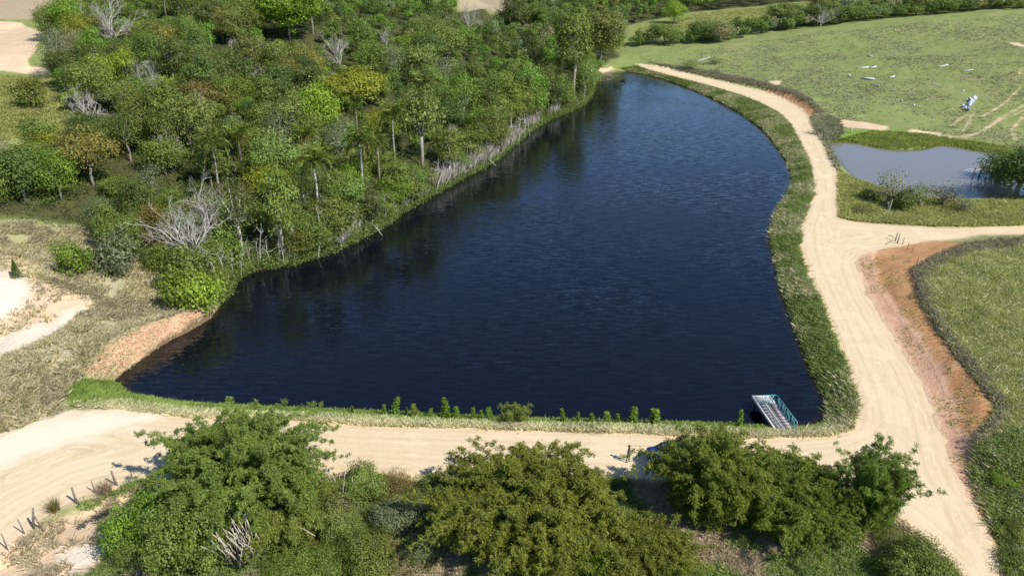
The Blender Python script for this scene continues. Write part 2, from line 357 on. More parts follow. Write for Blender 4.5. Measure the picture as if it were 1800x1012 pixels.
def ground_mat(name, road=False):
    m, nt, out = nodes(name); N = NT(nt); geo = N.n('ShaderNodeNewGeometry'); pos = geo.outputs['Position']
    n1 = N.noise(pos, .25, 5); n2 = N.noise(pos, .5, 6, .65); n3 = N.noise(pos, 3.0, 5, .7); n4 = N.noise(pos, .018, 3)
    ed = N.math('ADD', N.math('MULTIPLY', N.math('SUBTRACT', n2, .5), 5.0), N.math('MULTIPLY', N.math('SUBTRACT', n3, .5), 2.4))
    ef = N.math('ADD', N.math('MULTIPLY', N.math('SUBTRACT', n2, .5), 1.6), N.math('MULTIPLY', N.math('SUBTRACT', n3, .5), 1.2))
    sand = N.mix(N.step(n2, .3, .7), (.66,.50,.33), (.56,.41,.26)); sand = N.mix(N.math('MULTIPLY', N.step(n3, .5, .72), .5), sand, (.50,.36,.23))
    sand = N.mix(N.step(n1, .45, .65), sand, (.70,.52,.32))
    if road:
        sr = N.attr('s_road')
        comb = N.n('ShaderNodeCombineXYZ'); N.l(N.math('MULTIPLY', sr, 1.0), comb.inputs[0]); N.l(N.math('MULTIPLY', n1, 3.0), comb.inputs[1])
        trk = N.noise(comb.outputs[0], 2.1, 4, .65)
        col = N.mix(N.step(trk, .35, .68), (.70,.56,.355), (.56,.42,.245))
        col = N.mix(N.math('MULTIPLY', N.step(n3, .5, .72), .5), col, (.57,.42,.25))
        n5 = N.noise(pos, 9.0, 3, .7); col = N.mix(N.math('MULTIPLY', N.step(n5, .58, .72), .45), col, (.42,.31,.19))
        col = N.mix(N.math('MULTIPLY', N.step(n1, .42, .62), .45), col, (.72,.58,.39))
        col = N.mix(N.math('MULTIPLY', N.step(N.math('ADD', sr, ef), -1.2, .3), .5), col, (.62,.44,.27))
        w = N.step(N.math('SUBTRACT', ed, N.attr('s_white')), -1.5, 1.5); col = N.mix(N.math('MULTIPLY', w, .8), col, (.77,.67,.51))
    else:
        gr = N.mix(N.step(n2, .3, .7), (.235,.275,.088), (.175,.220,.060)); gr = N.mix(N.step(n1, .4, .62), gr, (.265,.275,.105))
        gr = N.mix(N.math('MULTIPLY', N.step(n3, .5, .7), .55), gr, (.13,.13,.055)); gr = N.mix(N.math('MULTIPLY', N.step(n4, .45, .6), .4), gr, (.22,.28,.08))
        dry = N.mix(N.step(n2, .35, .65), (.44,.38,.23), (.34,.31,.17)); dry = N.mix(N.step(n3, .5, .7), dry, (.54,.43,.29)); dry = N.mix(N.step(n1, .5, .62), dry, (.36,.35,.16))
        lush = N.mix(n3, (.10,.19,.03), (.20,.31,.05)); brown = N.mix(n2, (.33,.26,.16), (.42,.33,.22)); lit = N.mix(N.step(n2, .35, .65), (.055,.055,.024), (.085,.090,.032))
        pink = N.mix(N.step(n2, .3, .7), (.64,.385,.25), (.55,.31,.19)); pink = N.mix(N.math('MULTIPLY', N.step(n3, .5, .75), .6), pink, (.36,.20,.12)); 
        orange = N.mix(N.step(n2, .3, .7), (.72,.40,.18), (.63,.31,.13)); orange = N.mix(N.math('MULTIPLY', N.step(n3, .5, .72), .8), orange, (.42,.20,.09))
        col = gr
        def lay(col, key, c, e, wdt=.8):
            f = N.step(N.math('SUBTRACT', e, N.attr(key)), -wdt, wdt); return N.mix(f, col, c)
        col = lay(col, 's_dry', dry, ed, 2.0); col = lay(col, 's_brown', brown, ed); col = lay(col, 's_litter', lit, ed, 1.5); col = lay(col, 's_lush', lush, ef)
        col = lay(col, 's_pink', pink, ef, .5); col = lay(col, 's_orange', orange, N.math('MULTIPLY', ed, .55), .35); col = lay(col, 's_sand', sand, ef, .4); col = lay(col, 's_white', (.70,.60,.47), ed, .8)
        gul = N.noise(N.scalevec(pos, (.5, 3.2, 1), R(-14)), 1.4, 5, .65); cutm = N.step(N.math('SUBTRACT', 0.0, N.attr('s_orange')), -.8, .4)
        col = N.mix(N.math('MULTIPLY', N.math('MULTIPLY', N.step(gul, .52, .66), cutm), .75), col, (.36,.17,.08))
        col = N.mix(N.math('MULTIPLY', N.math('MULTIPLY', N.step(gul, .47, .36), cutm), .5), col, (.80,.52,.27))
        # worn soil beside the roads, wet brown soil at the waterline
        col = N.mix(N.math('MULTIPLY', N.step(N.math('SUBTRACT', ef, N.attr('s_road')), -.8, -.1), .6), col, sand)
        col = N.mix(N.step(N.attr('s_water'), .25, .0), col, (.16,.11,.06))
    p = N.n('ShaderNodeBsdfPrincipled'); N.l(col, p.inputs['Base Color']); p.inputs['Roughness'].default_value = .95; p.inputs['Specular IOR Level'].default_value = .1
    b = N.n('ShaderNodeBump'); b.inputs['Strength'].default_value = .35 if road else .8; b.inputs['Distance'].default_value = .12 if road else .35
    hsum = N.math('ADD', N.math('MULTIPLY', n3, .5), n2)
    if not road: hsum = N.math('SUBTRACT', hsum, N.math('MULTIPLY', N.math('MULTIPLY', gul, cutm), 2.2))
    if road: hsum = N.math('ADD', N.math('MULTIPLY', trk, .6), N.math('MULTIPLY', n3, .5))
    N.l(hsum, b.inputs['Height']); N.l(b.outputs[0], p.inputs['Normal']); N.l(p.outputs[0], out.inputs[0]); return m

ir, ic = np.meshgrid(np.arange(NR - 1), np.arange(NC - 1), indexing='ij'); a0 = (ir * NC + ic).ravel()
TRI = np.vstack([np.stack([a0, a0 + 1, a0 + NC + 1], 1), np.stack([a0, a0 + NC + 1, a0 + NC], 1)])
V3 = np.column_stack([P, H])
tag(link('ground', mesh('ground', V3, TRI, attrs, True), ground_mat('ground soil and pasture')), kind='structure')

def clip_sheet(name, s, zoff, mat, zflat=None, keep=('s_road', 's_white', 's_water'), smooth=True):
    """cut the ground's own triangles along s = 0 and lay the inner side a little above them"""
    T = TRI[(s[TRI] < 0).any(1)]; full = (s[T] < 0).all(1)
    Vs = [V3]; S = {k: [attrs[k][1]] for k in keep}; Fo = [T[full]]; new = []; cnt = len(V3); cache = {}
    extraV = []; extraA = {k: [] for k in keep}
    def cut(a, b):
        nonlocal cnt
        key = (min(a, b), max(a, b))
        if key in cache: return cache[key]
        t = s[a] / (s[a] - s[b]); extraV.append(V3[a] * (1 - t) + V3[b] * t)
        for k in keep: extraA[k].append(attrs[k][1][a] * (1 - t) + attrs[k][1][b] * t)
        cache[key] = cnt; cnt += 1; return cnt - 1
    for t in T[~full]:
        poly = []
        for i in range(3):
            a, b = int(t[i]), int(t[(i + 1) % 3])
            if s[a] < 0: poly.append(a)
            if (s[a] < 0) != (s[b] < 0): poly.append(cut(a, b))
        for i in range(1, len(poly) - 1): new.append((poly[0], poly[i], poly[i + 1]))
    F = np.vstack([Fo[0], np.array(new)]); V = np.vstack([V3, np.array(extraV)])
    A = {k: np.concatenate([attrs[k][1], np.array(extraA[k])]) for k in keep}
    used, inv = np.unique(F.ravel(), return_inverse=True)
    V = V[used].copy(); F = inv.reshape(-1, 3)
    V[:, 2] = V[:, 2] + zoff if zflat is None else zflat
    return link(name, mesh(name, V, F, {k: ('POINT', A[k][used]) for k in keep}, smooth), mat)
wob = (fbm(P[:, 0] / 1.3, P[:, 1] / 1.3, 5) - .5) * 1.1 + (fbm(P[:, 0] / 5, P[:, 1] / 5, 6) - .5) * 1.0
tag(clip_sheet('road', sd_road + wob, .02, ground_mat('packed sand road', True)), kind='structure')

def water_mat(name, deep, shallow, bumpd, sx, rough=.06):
    m, nt, out = nodes(name); N = NT(nt); geo = N.n('ShaderNodeNewGeometry'); pos = geo.outputs['Position']
    w1 = N.noise(N.scalevec(pos, (.20, 1.0, 1), R(sx)), 2.3, 2, .5, .5); w2 = N.noise(N.scalevec(pos, (.38, 1.0, 1), R(sx + 16)), 5.2, 2, .5, .3); w3 = N.noise(N.scalevec(pos, (.6, 1.0, 1), R(40)), 2.3, 2, .5)
    big = N.math('ADD', .35, N.math('MULTIPLY', N.step(N.noise(pos, .03, 3), .35, .65), .9))
    ty = N.math('MULTIPLY', N.math('MULTIPLY', N.math('ADD', N.math('SUBTRACT', w1, .5), N.math('MULTIPLY', N.math('SUBTRACT', w2, .5), .7)), bumpd), big)
    tx = N.math('MULTIPLY', N.math('MULTIPLY', N.math('SUBTRACT', w3, .5), bumpd * .5), big)
    cb = N.n('ShaderNodeCombineXYZ'); N.l(tx, cb.inputs[0]); N.l(ty, cb.inputs[1]); cb.inputs[2].default_value = 1.0
    b = N.n('ShaderNodeVectorMath', operation='NORMALIZE'); N.l(cb.outputs[0], b.inputs[0])
    p = N.n('ShaderNodeBsdfPrincipled'); N.l(N.mix(N.step(N.attr('s_water'), -1.3, .1), deep, shallow), p.inputs['Base Color'])
    p.inputs['Roughness'].default_value = rough; p.inputs['IOR'].default_value = 1.33; N.l(b.outputs[0], p.inputs['Normal']); N.l(p.outputs[0], out.inputs[0]); return m
tag(clip_sheet('lake_water', sd_lake - .12, 0, water_mat('dark lake water', (.003,.0045,.008), (.020,.012,.006), .36, 8), 0.0), kind='structure')
tag(clip_sheet('pond_water', sd_pond - .12, 0, water_mat('murky pond water', (.19,.18,.155), (.13,.13,.08), .12, 5), 0.0), kind='structure')

# ------------------------------------------------------------------ plant prototypes (mesh data only)
def crown_mesh(name, seed, Rr=3.2, Ht=6.5, base=.42, lobes=11, clus=26, leaves=20, size=.30, flat=.75, spread=.16, lobe_r=.42, jag=.14):
    rs = np.random.RandomState(seed); Pt = []; Nn = []; Ti = []
    cz = Ht * (base + 1) / 2; hh = Ht * (1 - base) / 2
    ctr = []
    for i in range(lobes):
        for _ in range(30):
            v = rs.normal(size=3); v /= np.linalg.norm(v); v *= rs.uniform(.35, 1) ** .6
            c = np.array([v[0] * Rr * .72, v[1] * Rr * .72, cz + v[2] * hh * .72])
            if all(np.linalg.norm((c - q) / (Rr, Rr, hh)) > .33 for q, _ in ctr): break
        ctr.append((c, Rr * lobe_r * rs.uniform(.6, 1.3)))
    for c, r in ctr:
        lt = rs.uniform(0, 1)
        k = int(clus * (r / (Rr * lobe_r)) ** 1.5)
        d = rs.normal(size=(k, 3)); d[:, 2] = d[:, 2] * .8 + .35; d /= np.linalg.norm(d, axis=1)[:, None]
        cc = c + d * r * rs.uniform(.72, 1.08, (k, 1)) * np.array([1, 1, flat])
        ok = np.ones(k, bool)
        for c2, r2 in ctr:
            if c2 is not c: ok &= np.linalg.norm((cc - c2) / np.array([1, 1, flat]), axis=1) > r2 * .72
        jg = rs.rand(k) < jag; cc = np.where(jg[:, None], c + d * r * rs.uniform(1.1, 1.55, (k, 1)), cc); cc = cc[ok]; d = d[ok]; k = len(cc)
        if not k: continue
        n = k * leaves; idx = np.repeat(np.arange(k), leaves)
        off = rs.normal(size=(n, 3)) * Rr * spread * np.array([1, 1, .55])
        Pt.append(cc[idx] + off); Nn.append(d[idx] * .8 + off / (Rr * spread) * .35 + rs.normal(size=(n, 3)) * .45 + np.array([0, 0, .35]))
        Ti.append(np.clip(.25 * lt + .3 * rs.rand(k)[idx] + .45 * rs.rand(n), 0, 1))
    Pt = np.vstack(Pt); Nn = np.vstack(Nn); Ti = np.concatenate(Ti); s = size * rs.uniform(.6, 1.3, len(Pt))
    V, Q = leafcards(Pt, Nn, s, s * .62, rs)
    return mesh(name, V, Q, {'tint': ('FACE', Ti)}), ctr
def trunk_mesh(name, seed, ctr, Ht, r0=.2, stem=.4):
    rs = np.random.RandomState(seed); mb = MB(); top = np.array([rs.normal() * .2, rs.normal() * .2, Ht * stem])
    mb.tube([(0, 0, -.4), (rs.normal() * .08, rs.normal() * .08, Ht * stem * .5), top], [r0 * 1.25, r0, r0 * .85], 7)
    for c, r in ctr:
        m = top * .5 + c * .5 + np.array([0, 0, -.15 * r]) + rs.normal(size=3) * .12
        mb.tube([top - np.array([0, 0, .25 * r0]), m, c], [r0 * .55, r0 * .32, r0 * .12], 5)
    return mb.mesh(name, True)
TREES = {}
def mk_tree(key, seed, **k):
    cm, ctr = crown_mesh('crown_' + key, seed, **k); tm = trunk_mesh('trunk_' + key, seed + 1, ctr, k.get('Ht', 6.5))
    cm.materials.append(LM['mid green']); tm.materials.append(M_BARK); TREES[key] = (tm, cm, k.get('Rr', 3.2), k.get('Ht', 6.5))
for i in range(7): mk_tree('round%d' % i, 100 + i, Rr=3.3, Ht=7.4, base=.12, lobes=13 + i % 4, clus=28, leaves=20, size=.29, lobe_r=[.42,.34,.38,.46,.32,.4,.36][i])
for i in range(3): mk_tree('tall%d' % i, 200 + i, Rr=2.5, Ht=9.0, base=.30, lobes=11, clus=24, leaves=19, size=.30, lobe_r=.46)
for i in range(3): mk_tree('wide%d' % i, 300 + i, Rr=4.2, Ht=7.0, base=.42, lobes=17, clus=24, leaves=19, size=.31, flat=.6, lobe_r=.33)
for i in range(3): mk_tree('airy%d' % i, 400 + i, Rr=3.0, Ht=7.5, base=.25, lobes=11, clus=20, leaves=13, size=.25, spread=.2)
mk_tree('broad0', 500, Rr=8.0, Ht=11.0, base=.40, lobes=30, clus=34, leaves=20, size=.48, flat=.6, spread=.085, lobe_r=.27)
mk_tree('broad1', 503, Rr=8.0, Ht=12.0, base=.35, lobes=32, clus=34, leaves=20, size=.48, flat=.7, spread=.085, lobe_r=.27)
for i in range(4): mk_tree('bush%d' % i, 600 + i, Rr=1.6, Ht=2.3, base=.0, lobes=12, clus=20, leaves=16, size=.21, flat=.8)
for i in range(3): mk_tree('scrub%d' % i, 650 + i, Rr=1.6, Ht=2.0, base=.0, lobes=10, clus=15, leaves=11, size=.16, flat=.8, spread=.24)

for i in range(3): mk_tree('thick%d' % i, 700 + i, Rr=3.0, Ht=3.8, base=.0, lobes=17, clus=42, leaves=24, size=.17, flat=.85, spread=.09, lobe_r=.30, jag=.3)
for i in range(2): mk_tree('wisp%d' % i, 720 + i, Rr=3.0, Ht=3.6, base=.0, lobes=15, clus=34, leaves=18, size=.14, flat=.85, spread=.13, lobe_r=.30, jag=.4)
def bare_mesh(seed, Ht, nmain, spread, levels=4, r0=.16, upright=False, twigr=.018):
    rs = np.random.RandomState(seed); tr = MB(); br = MB()
    t0 = Ht * rs.uniform(.12, .25) if not upright else Ht * .35
    lean = rs.normal(size=2) * .15
    top = np.array([lean[0], lean[1], t0]); tr.tube([(0, 0, -.4), top * .5, top], [r0 * 1.3, r0 * 1.1, r0], 7)
    def grow(p, d, L, r, lv):
        n = 4; pts = [p]; q = p.copy(); dd = d.copy()
        for i in range(n):
            dd = dd + rs.normal(size=3) * .16 + np.array([0, 0, .05]); dd /= np.linalg.norm(dd); q = q + dd * L / n; pts.append(q.copy())
        br.tube(pts, np.linspace(r, max(r * .5, twigr * .7), n + 1), 5 if lv > 1 else 3, cap=False)
        if lv <= 0: return
        for j in range(rs.randint(2, 5)):
            k = rs.randint(1, n + 1); side = rs.normal(size=3); side -= (side @ dd) * dd; side /= np.linalg.norm(side)
            nd = dd * rs.uniform(.6, 1.0) + side * rs.uniform(.5, .9) + np.array([0, 0, .12]); nd /= np.linalg.norm(nd)
            grow(pts[k], nd, L * rs.uniform(.5, .72), max(r * .52, twigr), lv - 1)
    for i in range(nmain):
        a = 2 * math.pi * (i + rs.uniform(-.3, .3)) / nmain; s = spread * rs.uniform(.5, 1.1)
        d = np.array([math.cos(a) * s, math.sin(a) * s, 1.0]); d /= np.linalg.norm(d)
        grow(top.copy(), d, Ht * rs.uniform(.36, .5), r0 * .62, levels - 1)
    a = tr.mesh('bare_trunk', True); b = br.mesh('bare_branches', True); a.materials.append(M_PALE); b.materials.append(M_PALE); return a, b
BARE = {'spread0': bare_mesh(11, 8, 6, 1.0, levels=5, r0=.13, twigr=.012), 'spread1': bare_mesh(12, 8, 6, .8, levels=5, r0=.13, twigr=.012), 'up0': bare_mesh(13, 8, 5, .45), 'up1': bare_mesh(14, 8, 4, .35), 'big': bare_mesh(17, 8, 12, 1.15, levels=5, r0=.11, twigr=.009),
        'fan': bare_mesh(16, 8, 9, .6, r0=.12)}
def snag_mesh(seed):
    rs = np.random.RandomState(seed); tr = MB(); br = MB(); Ht = 5.0; ln = rs.normal(size=2) * .5
    pts = [np.array([ln[0] * t * t, ln[1] * t * t, Ht * t - .4]) + np.append(rs.normal(size=2) * .07, 0) for t in np.linspace(0, 1, 6)]
    tr.tube(pts, np.linspace(.085, .025, 6), 6)
    for j in range(8):
        k = rs.randint(1, 6); d = rs.normal(size=3); d[2] = abs(d[2]) * .8 + .1; d /= np.linalg.norm(d); L = rs.uniform(.5, 1.7)
        m = pts[k] + d * L * .5 + rs.normal(size=3) * .1
        br.tube([pts[k], m, pts[k] + d * L + np.array([0, 0, rs.uniform(-.3, .3)])], [.035, .026, .014], 4, cap=False)
        br.tube([m, m + rs.normal(size=3) * .35], [.02, .012], 3, cap=False)
    a = tr.mesh('snag_trunk', True); b = br.mesh('snag_branches'); a.materials.append(M_PALE); b.materials.append(M_PALE); return a, b
SNAG = [snag_mesh(20 + i) for i in range(6)]

# palm
def frond_mesh(name, droop, L=3.2, seed=0):
    rs = np.random.RandomState(seed); n = 15; t = np.linspace(0, 1, n)
    x = L * (t - .22 * t * t * droop); z = L * (.42 * t - droop * .75 * t ** 2.1)
    rach = np.stack([x, np.zeros(n), z], 1); mb = MB(); mb.tube(rach, np.linspace(.045, .012, n), 4, cap=False)
    m = 64; tt = rs.uniform(.1, 1, m); c = np.stack([np.interp(tt, t, x), np.zeros(m), np.interp(tt, t, z)], 1)
    side = np.where(rs.rand(m) < .5, -1., 1.); ll = .85 * np.sin(np.clip(tt * .85 + .18, 0, 1) * math.pi) ** .7 + .15
    d = np.stack([.45 + rs.normal(size=m) * .15, side * .8, -.45 + rs.normal(size=m) * .3], 1); d /= np.linalg.norm(d, axis=1)[:, None]
    V, Q = leafcards(c + d * ll[:, None] * .5, np.cross(d, [1, 0, .2]) + rs.normal(size=(m, 3)) * .3, ll, .13, rs, along=d)
    mb.add(V, Q)
    nf = sum(len(q) for q in mb.Q)
    me = mb.mesh(name, attrs={'tint': ('FACE', rs.rand(nf))}); me.materials.append(LM['mid green']); return me
FROND = [frond_mesh('palm_frond_a', .75, seed=1), frond_mesh('palm_frond_b', 1.15, seed=2), frond_mesh('palm_frond_c', 1.6, seed=3)]
mb = MB(); mb.tube([(0, 0, -.3), (.05, .03, 2), (.02, .06, 4), (0, 0, 6)], [.19, .15, .14, .13], 8); PTRUNK = mb.mesh('palm_trunk', True); PTRUNK.materials.append(M_BARK)
mb = MB(); mb.tube([(0, 0, -.15), (0, 0, .25), (0, 0, .7)], [.16, .2, .1], 8); PSHAFT = mb.mesh('palm_crownshaft', True); PSHAFT.materials.append(LM['olive'])

def over(o, mat):
    if o.data.materials: o.material_slots[0].link = 'OBJECT'; o.material_slots[0].material = mat
USED = {}
def place_tree(key, p, s, col, name='broadleaf_tree', label=None, cat='tree', group=None, rz=None, sz=None, bark=None, crown_name='crown'):
    tm, cm, Rr, Ht = TREES[key]
    r = root(name, p, label, cat, group, rng.uniform(0, 6.28) if rz is None else rz); r.scale = (s, s, s * (sz or 1))
    a = bpy.data.objects.new('trunk' if name not in ('shrub', 'bush') else 'stem', tm); COL.objects.link(a); a.parent = r
    b = bpy.data.objects.new(crown_name, cm); COL.objects.link(b); b.parent = r; over(b, LM[col])
    if bark: over(a, bark)
    return r
def place_bare(pair, p, s, name, label, group, sz=1, rz=None, mat=None):
    r = root(name, p, label, 'bare tree' if name == 'bare_tree' else 'dead tree', group, rng.uniform(0, 6.28) if rz is None else rz); r.scale = (s, s, s * sz)
    for n, me in zip(('trunk', 'branches'), pair):
        o = bpy.data.objects.new(n, me); COL.objects.link(o); o.parent = r
        if mat: over(o, mat)
    return r
def g(px, py): return march([(px, py)])[0]
def ppm(p): return FPX / project([p])[0, 2]       # pixels of the 1800 photo per metre at p

occupied = []   # (x, y, r) of named trees
#------------------------------------------------------------------ named trees: px, py of the crown's foot, crown width in px
NAMED = [
 (626,196,122,'broad0','golden',.8,'wide golden yellow crowned tree standing out in the middle of the forest'),
 (510,72,120,'broad1','vivid',.95,'large vivid green domed tree near the top edge of the forest'),
 (165,325,100,'wide0','rust tinged',1.1,'rust tinged round tree below the small bare tree at the forest edge'),
 (478,362,84,'wide1','yellow green',1.0,'bright yellow green crown right of the big white bare tree'),
 (262,140,34,'round1','pale',.9,'small pale whitish green tree in the upper left forest'),
 (905,55,50,'round2','dark green',1.1,'dark green tree at the foot of the tan field behind the forest'),
 (1185,42,34,'round3','yellow green',1.0,'yellow green round tree at the corner of the far hill pasture'),
 (742,300,75,'tall0','olive',1.1,'tall drooping olive tree in the forest above the dead trunks'),
 (1008,168,62,'tall1','mid green',1.2,'tall green tree on the bank at the narrow end of the lake'),
 (1055,112,70,'round4','olive',1.2,'drooping olive tree beyond the sandy far tip of the lake'),
 (580,70,0,'round0','brownish',1,None),
]
specials = []
for px, py, w, key, col, sz, lab in NAMED:
    if not lab: continue
    p = g(px, py); s = w / ppm(p) / (2 * TREES[key][2] * .95); p[2] -= .2
    o = place_tree(key, p, s, col, label=lab, group='forest trees', sz=sz); occupied.append((p[0], p[1], TREES[key][2] * s * .72)); specials.append((px, py - .35 * w, w, p[1]))
BARES = [
 (338,468,170,'big',1.0,'big white bare tree spreading over the lake corner of the forest'),
 (164,222,95,'spread0',.9,'white bare tree at the left edge of the forest by the grass clearing'),
 (205,62,70,'fan',1.0,'upright fan shaped bare tree at the top left of the forest'),
 (452,150,42,'up0',1.5,'tall narrow pale bare tree below the vivid green dome'),
 (408,100,46,'up1',1.2,'leafless pale tree left of the tall narrow bare tree'),
 (598,128,78,'spread1',.7,'domed grey leafless tree just above the golden crown'),
 (305,300,80,'spread1',.8,'grey leafless tree above and left of the big white bare tree'),
 (272,155,44,'up0',.9,'small leafless tree beside the pale crown in the upper forest'),
 (680,82,40,'up1',.9,'little leafless tree in the upper middle forest'),
 (500,265,40,'up1',1.0,'small leafless tree in the forest left of the palms'),
 (365,205,40,'up0',.9,'thin leafless tree in the open middle of the left forest'),
 (825,40,50,'spread0',.7,'leafless tree left of the tan field behind the forest'),
 (790,250,44,'up1',1.1,'leafless grey tree behind the row of dead trunks'),
 (120,290,36,'up0',.9,'little leafless tree left of the rust tinged tree'),
 (1440,48,40,'fan',.8,'grey leafless tree in the hedge line at the pasture top'),
 (600,440,52,'up0',1.0,'leafless shore tree below the palms at the lake edge'),
 (262,505,24,'up1',1.2,'thin dead sapling on the dry grass slope left of the lake'),
]
for px, py, w, key, sz, lab in BARES:
    inwood = 'forest' in lab and px not in (338, 164)
    p = g(px, py); m_ = ppm(p); wm = w / m_; tall = wm * .95
    if inwood: p = g(px, py + 4.6 * m_ * .95); tall += 6.0
    s = wm / (9.0 if key in ('big', 'spread0', 'spread1') else 6.0); sz = max(.6, min(2.2, tall / (8.6 * s)))
    place_bare(BARE[key], p, s, 'bare_tree', lab, 'leafless trees in and around the forest', sz); occupied.append((p[0], p[1], 1.3 * s)); specials.append((px, py - .45 * w, w, p[1]))

PALMS = [(563,402,80,'palm with a pale trunk standing over the shore right of the bright crown',0),(430,330,62,'palm with brown hanging fronds above the big white bare tree',1),(545,325,60,'palm with orange dead skirt behind the pale trunked palm',1),
 (640,350,72,'palm right of the pale trunked palm, two thin trunks beside it',1),(695,300,66,'palm with a rusty bare trunk in the forest above the shore',0),(388,352,70,'green drooping palm directly behind the big white bare tree',0),
 (748,240,60,'palm hanging over the trees above the dead trunks',0),(630,260,50,'palm below the golden crowned tree',0),(668,330,52,'slim palm between the rusty palm and the thin trunks',0),(296,50,34,'small dark palm near the top left of the forest',0)]
for i, (px, py, h, lab, skirt) in enumerate(PALMS):
    p = g(px, py); s = h / ppm(p) / .93 / 7.2
    r = root('palm_tree', p, lab, 'palm', 'palms in the forest', rng.uniform(0, 6)); r.scale = (s * 1.2, s * 1.2, s * 1.55)
    t = bpy.data.objects.new('trunk', PTRUNK); COL.objects.link(t); t.parent = r; over(t, M_PALE if i in (0, 3) else M_BARK)
    c = bpy.data.objects.new('crown_shaft', PSHAFT); COL.objects.link(c); c.parent = r; c.location = (0, 0, 6)
    for k in range(15):
        f = bpy.data.objects.new('frond', FROND[0 if k < 5 else (1 if k < 10 else 2)]); COL.objects.link(f); f.parent = r; f.location = (0, 0, 6.4)
        f.rotation_euler = (0, -R(38 if k < 5 else (16 if k < 10 else -8)) + rng.normal() * .1, k * 2.4 + rng.normal() * .2)
        over(f, LM['rust tinged'] if (skirt and k >= 11) else LM['mid green' if k < 11 else 'olive'])
    occupied.append((p[0], p[1], 1.0)); specials.append((px, py - h * .55, h * 1.0, p[1]))

# ------------------------------------------------------------------ the forest: scattered crowns
def scatter(poly, spacing, seed, n=60000):
    rs = np.random.RandomState(seed); lo = poly.min(0); hi = poly.max(0); pts = []
    C = rs.uniform(lo, hi, (n, 2)); C = C[inside(C, poly)]
    cell = {}
    for c in C:
        s = spacing(c) if callable(spacing) else spacing; k = (int(c[0] // 8), int(c[1] // 8)); ok = True
        for a in (-1, 0, 1):
            for b in (-1, 0, 1):
                for q, qs in cell.get((k[0] + a, k[1] + b), ()):
                    if (c[0] - q[0]) ** 2 + (c[1] - q[1]) ** 2 < ((s + qs) / 2) ** 2: ok = False; break
                if not ok: break
            if not ok: break
        if ok: cell.setdefault(k, []).append((c, s)); pts.append((c[0], c[1], s))
    return np.array(pts)
def sp_forest(c): return (2.3 if c[1] < 165 else 2.5) + 2.6 * float(vnoise(np.array(c[0] / 9), np.array(c[1] / 9), 77)) + max(0, (c[1] - 230)) * .008
fp = scatter(FOREST, sp_forest, 5, 90000)
bp = scatter(BELT, 2.9, 6, 40000)
rsh = np.random.RandomState(31); row = []
shl = [(425,478),(470,470),(540,455),(600,432),(650,406),(690,380),(740,348),(790,321),(830,299),(870,279),(905,246),(950,212),(1000,192),(1030,176),(1043,150)]
wl = march(shl)[:, :2]; acc = 0
for a_, b_ in zip(wl[:-1], wl[1:]):
    L_ = np.linalg.norm(b_ - a_); nn = max(1, int(L_ / 2.7)); nrm = np.array([-(b_ - a_)[1], (b_ - a_)[0]]) / L_
    for k in range(nn): row.append(list(a_ + (b_ - a_) * (k + rsh.rand()) / nn + nrm * rsh.uniform(.5, 2.6)) + [rsh.uniform(3.6, 5.2)])
row = np.array(row); dr = np.sqrt(((fp[:, None, :2] - row[None, :, :2]) ** 2).sum(2)).min(1); fp = np.vstack([fp[dr > 2.6], row]); isrow = np.r_[np.zeros(len(fp) - len(row) + len(bp) * 0, bool), np.ones(len(row), bool), np.zeros(len(bp), bool)]
allp = np.vstack([fp, bp]); isbelt = np.r_[np.zeros(len(fp), bool), np.ones(len(bp), bool)]
occ = np.array(occupied); dd = np.sqrt(((allp[:, None, :2] - occ[None, :, :2]) ** 2).sum(2)) - occ[None, :, 2]
keep = dd.min(1) > .6; keep &= (sample(LK, allp[:, 0], allp[:, 1]) > .35)
allp = allp[keep]; isbelt = isbelt[keep]; isrow = isrow[keep]
Z0 = hz(allp[:, 0], allp[:, 1]); W3 = np.column_stack([allp[:, :2], Z0]); pr = project(W3 + [0, 0, 4])
vis = (pr[:, 0] > -60) & (pr[:, 0] < 1860) & (pr[:, 1] > -30) & (pr[:, 1] < 1040)
sp_ = np.array(specials); prc = project(W3 + [0, 0, 5]); crp = 2.6 * allp[:, 2] / 4.6 * FPX / prc[:, 2]
drop = np.zeros(len(allp), bool)
p7 = project(W3 + [0, 0, 8]); gone = (~isbelt) & (((p7[:, 0] > 800) & (p7[:, 0] < 905) & (p7[:, 1] < 20)) | ((p7[:, 0] > 1135) & (p7[:, 1] < 60 - (p7[:, 0] - 1135) * .17) & (allp[:, 1] < 900) & (pr[:, 1] > 30 - (pr[:, 0] - 1135) * .12)))
for x_, y_, w_, d_ in sp_:
    drop |= (allp[:, 1] < d_ + 1) & (np.abs(prc[:, 0] - x_) < .46 * w_ + .35 * crp) & (prc[:, 1] - y_ < .42 * w_ + crp * .9) & (prc[:, 1] - y_ > -.55 * w_)
low = drop; gone |= drop & isrow & (pr[:, 0] < 520); k_ = ~gone; allp = allp[k_]; isbelt = isbelt[k_]; isrow = isrow[k_]; Z0 = Z0[k_]; pr = pr[k_]; vis = vis[k_]; low = low[k_]
rs = np.random.RandomState(99)
colnames = ['dark green', 'mid green', 'olive', 'bright green', 'yellow green', 'grey green', 'brownish', 'rust tinged']
pcol = np.array([.22, .32, .20, .09, .05, .05, .05, .02])
cidx = rs.choice(len(colnames), len(allp), p=pcol)
keys = ['round%d' % i for i in range(7)] + ['tall0', 'tall1', 'tall2', 'wide0', 'wide1', 'wide2', 'airy0', 'airy1', 'airy2']
kp = np.array([.09] * 7 + [.06] * 3 + [.05] * 3 + [.0133] * 3); kp /= kp.sum(); kidx = rs.choice(len(keys), len(allp), p=kp)
zsh = hz(allp[:, 0], allp[:, 1])
